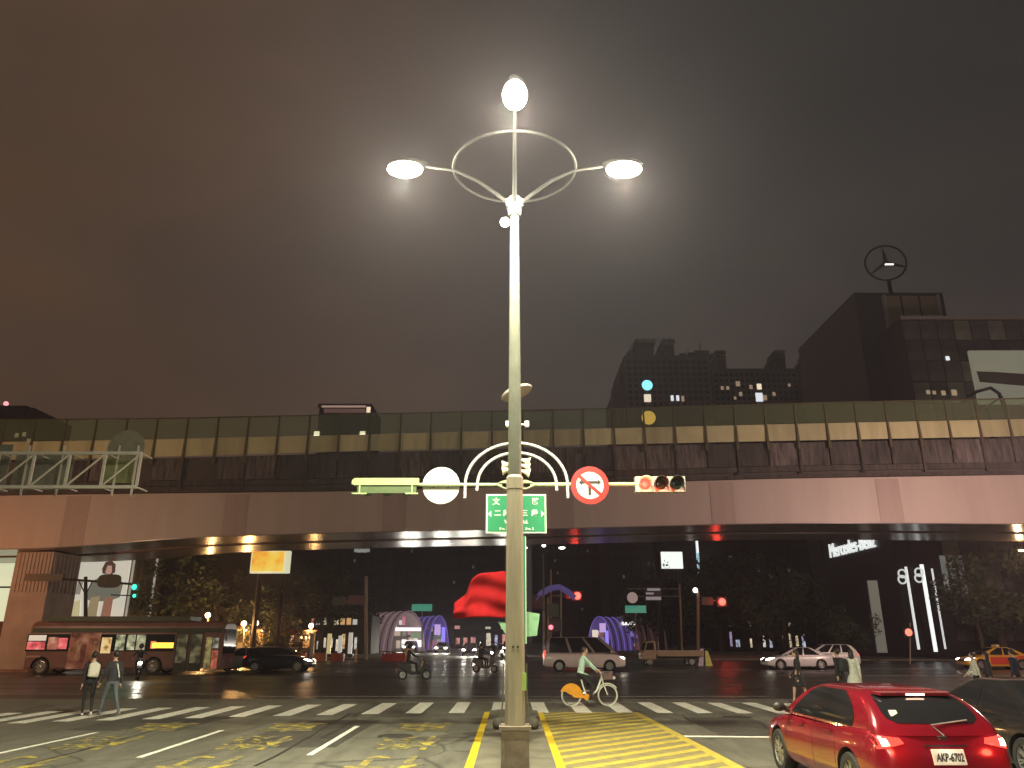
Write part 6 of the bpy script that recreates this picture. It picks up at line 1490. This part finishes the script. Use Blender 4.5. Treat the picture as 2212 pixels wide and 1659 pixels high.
# low shop rows with lit fronts beyond the pavements
rn = random.Random(5)
for v0, v1, Y, n_, cols_, lb in ((640, 800, 98, 12, [(1, .6, .25), (1, .85, .6), (.9, .35, .2), (.8, .8, .7)], 'low row of warm-lit shopfronts behind the slim signboards'), (1560, 1760, 112, 14, [(.9, .85, .75), (1, .8, .5), (.55, .6, .75), (.5, .35, .6)], 'low row of dim shopfronts under the trees left of the showroom'), (980, 1130, 150, 9, [(1, .9, .7), (.9, .4, .35), (.6, .6, .9)], 'distant low shopfronts beyond the waiting scooters')):
    a, b = GY(v0, Y, .14), GY(v1, Y, .14); t = thing('shop_row', lb, 'shops', ((a.x + b.x) / 2, Y, .14))
    MB().bbox((a.x, Y, .14), (b.x, Y + 6, 4.6)).build('wall', DARKW, t); MB().bbox((a.x - .2, Y - 1.0, 3.3), (b.x + .2, Y - .003, 3.5)).build('canopy', DARKW, t)
    cw = (b.x - a.x) / n_
    for i in range(n_):
        if rn.random() < .35: continue
        w_ = cw * rn.uniform(.25, .7); h_ = rn.uniform(.8, 2.3); x = a.x + cw * (i + .5); z0_ = rn.uniform(.4, .9); ci = rn.randrange(len(cols_))
        MB().bbox((x - w_ / 2, Y - .06, z0_), (x + w_ / 2, Y - .004, z0_ + h_)).build('shop_window', MEN('shop_%d_%d' % (v0, ci), [tuple(c_ * .15 for c_ in cols_[ci]), tuple(c_ * .6 for c_ in cols_[ci]), cols_[ci]], .9, 1.6), t)
        if rn.random() < .6: MB().bbox((x - cw * .4, Y - 1.06, 3.52), (x + cw * .3, Y - .95, 3.52 + rn.uniform(.4, .8))).build('shop_sign', ME('shop_sign_%d_%d' % (v0, ci), cols_[ci], .5), t)
# water-filled barriers and posts
for i_, (vx, c_, lb) in enumerate(((646, (.60, .18, .05), 'orange plastic barrier, leftmost of the row beyond the dark compact car'), (690, (.62, .20, .05), 'orange plastic barrier, second in the row'), (728, (.55, .12, .06), 'reddish plastic barrier below the signboards'), (838, (.45, .05, .05), 'red plastic barrier left of the pink canopy'), (862, (.45, .05, .05), 'red plastic barrier nearest the pink canopy'))):
    g = GY(vx, 74); t = thing('plastic_barrier', lb, 'barrier', g, 0, 'plastic road barriers')
    MB().prism([Vector((g.x - .6, 73.7, 0)), Vector((g.x + .6, 73.7, 0)), Vector((g.x + .6, 73.8, .28)), Vector((g.x + .55, 73.92, .70)), Vector((g.x - .55, 73.92, .70)), Vector((g.x - .6, 73.8, .28))], (0, .5, 0)).build('shell', M('barrier%d' % i_, c_, .5), t)
    for s_ in (-.4, .4): MB().bbox((g.x + s_ - .08, 73.96, .70), (g.x + s_ + .08, 74.1, .78)).build('filler_cap', BLACK, t)
for i_, (vx, c_, lb) in enumerate(((768, (.75, .42, .08), 'yellow marker post right of the grey mast foot'), (877, (.75, .45, .08), 'yellow marker post before the pink canopy'))):
    g = GY(vx, 72); t = thing('marker_post', lb, 'marker post', g, 0, 'yellow marker posts')
    MB().lathe([(.22, 0), (.22, .05), (.09, .08), (.09, 1.1), (.06, 1.15)], 12, g).build('post', M('marker_yellow', (.70, .42, .07), .5), t, 40); MB().lathe([(.093, .55), (.093, .75)], 12, g).build('reflector_band', PLATEW, t)
# warning stand beside the truck
ws = thing('warning_stand', 'white and yellow folding warning stand right of the flatbed truck', 'warning stand', GY(1524, 62))
g = GY(1524, 62)
MB().prism([g + Vector((-.55, 0, 0)), g + Vector((-.15, 0, 0)), g + Vector((-.05, 0, 1.25)), g + Vector((-.30, 0, 1.25))], (0, .05, 0)).build('white_panel', M('stand_white', (.62, .58, .66), .5), ws)
MB().prism([g + Vector((.0, -.1, 0)), g + Vector((.55, -.1, 0)), g + Vector((.25, -.02, 1.1)), g + Vector((.05, -.02, 1.1))], (0, .05, 0)).build('yellow_panel', M('stand_yellow', (.65, .66, .12), .5), ws)
# flatbed truck
tg = GY(1450, 62.5); tk = thing('flatbed_truck', 'small flatbed truck with low tan bed, facing left beyond the cyclist', 'truck', tg, math.pi / 2)
TKP = M('truck_tan', (.34, .25, .15), .5, var=.15)
cabp = [(1.25, .45), (2.35, .45), (2.38, .95), (2.15, 1.12), (1.95, 1.78), (1.30, 1.82), (1.22, 1.5)]
cb_ = MB().prism([Vector((-.80, y, z)) for y, z in cabp], (1.6, 0, 0)).build('cab', TKP, tk, world=False); bv = cb_.modifiers.new('bevel', 'BEVEL'); bv.width = .06; bv.segments = 2
for xq in (.803, -.813): MB().prism([Vector((xq, y, z)) for y, z in [(1.40, 1.15), (2.05, 1.15), (1.90, 1.68), (1.42, 1.70)]], (.01, 0, 0)).build('side_window', GLS, tk, world=False)
MB().prism([Vector((-.68, 2.17, 1.14)), Vector((.68, 2.17, 1.14)), Vector((.64, 1.985, 1.70)), Vector((-.64, 1.985, 1.70))], (0, .012, .004)).build('windscreen', GLS, tk, world=False)
MB().bbox((-.85, -2.4, .70), (.85, 1.15, .80)).build('bed_floor', TKP, tk, world=False)
for x in (-.85, .82): MB().bbox((x, -2.4, .803), (x + .03, 1.15, 1.12)).build('bed_side', TKP, tk, world=False)
MB().bbox((-.82, -2.4, .803), (.82, -2.36, 1.12)).build('tailboard', TKP, tk, world=False)
for y_ in (1.05,): MB().tube([(-.8, y_, .8), (-.8, y_, 1.75), (.8, y_, 1.75), (.8, y_, .8)], .03, 6).build('headboard_frame', GALV_D, tk, world=False)
MB().bbox((-.4, -2.3, .5), (.4, 1.3, .698)).build('chassis', BLACK, tk, world=False)
add_wheels(tk, [(s_ * .70, y_) for y_ in (1.75, -1.45) for s_ in (-1, 1)], .30, .18, 5)
for s_ in (-1, 1): MB().ball((s_ * .6, 2.38, .72), (.12, .03, .09), 10, 6).build('headlight', HEADO, tk, world=False)

# ================================================================== LAMPS OUTSIDE THE PICTURE AND AT ITS EDGE
def single_lamp(label, base, h, out, power, col, s_, group='single-arm street lamps'):
    t = thing('street_lamp', label, 'street lamp', base, 0, group); o = Vector(base); out = Vector(out)
    MB().tube([o, o + Vector((0, 0, h))], [.14, .07], 10).build('pole', GALV, t, 40)
    e = o + Vector((0, 0, h + .35)) + out
    MB().tube([o + Vector((0, 0, h - .05)), o + Vector((0, 0, h + .25)) + out * .35, e], [.06, .045, .035], 8).build('arm', GALV, t, 60)
    rot = Matrix.Rotation(math.atan2(out.y, out.x), 3, 'Z')
    MB().ball(e + Vector((0, 0, .05)), (.40, .17, .10), 12, 8, rot=rot).build('lamp_head', GALV, t, 60)
    MB().ball(e + Vector((0, 0, -.03)), (.27, .13, .08), 12, 8, rot=rot).build('lamp_lens', ME('lens_' + label[:12], col, s_), t, 60)
    lamp('lamp_light', e + Vector((0, 0, -.35)), power, col, t, .14)
    return t
q = P(2207, 1188, 60)
single_lamp('street lamp with an orange light at the right edge beside the showroom', (q.x + 1.2, 60, 0), q.z - .35, (-1.2, 0, 0), 500, (1.0, .62, .28), 12)
single_lamp('street lamp just outside the picture on the left, by the pier', (-37.0, 42.0, 0), 5.2, (1.6, 1.6, 0), 900, (1.0, .34, .10), 20)
single_lamp('street lamp outside the picture on the right, near side of the cross street', (30.0, 33.0, 0), 9.0, (-1.2, 1.5, 0), 10500, (1.0, .66, .55), 20)
single_lamp('street lamp outside the picture on the left, near side of the cross street', (-34.0, 29.0, 0), 9.0, (1.2, 1.5, 0), 4400, (1.0, .60, .35), 20)
three_arm_lamp((0.05, -12.0, .11), 'tall three-armed street lamp behind the camera on the median', power=3600)

# ================================================================== DAMP NIGHT AIR, ALSO STANDING IN FOR LAMP GLARE
hz = MB().bbox((-330, -45, -1.0), (330, 420, 92)).build('haze', M('unused', (1, 1, 1)))
hz.data.materials.clear()
hm = bpy.data.materials.new('damp_glow_air'); hm.use_nodes = True; hn = hm.node_tree.nodes; hn.clear()
ho = hn.new('ShaderNodeOutputMaterial'); pv = hn.new('ShaderNodeVolumePrincipled'); pv.inputs['Color'].default_value = (.86, .78, .92, 1)  # purple tint stands in for the glare round the lamps
pv.inputs['Density'].default_value = .00062; pv.inputs['Anisotropy'].default_value = .72
hm.node_tree.links.new(pv.outputs['Volume'], ho.inputs['Volume']); hz.data.materials.append(hm)
hz['kind'] = 'stuff'; hz['label'] = 'thin damp night air, added also for the glow around the lamps'; hz['category'] = 'haze'
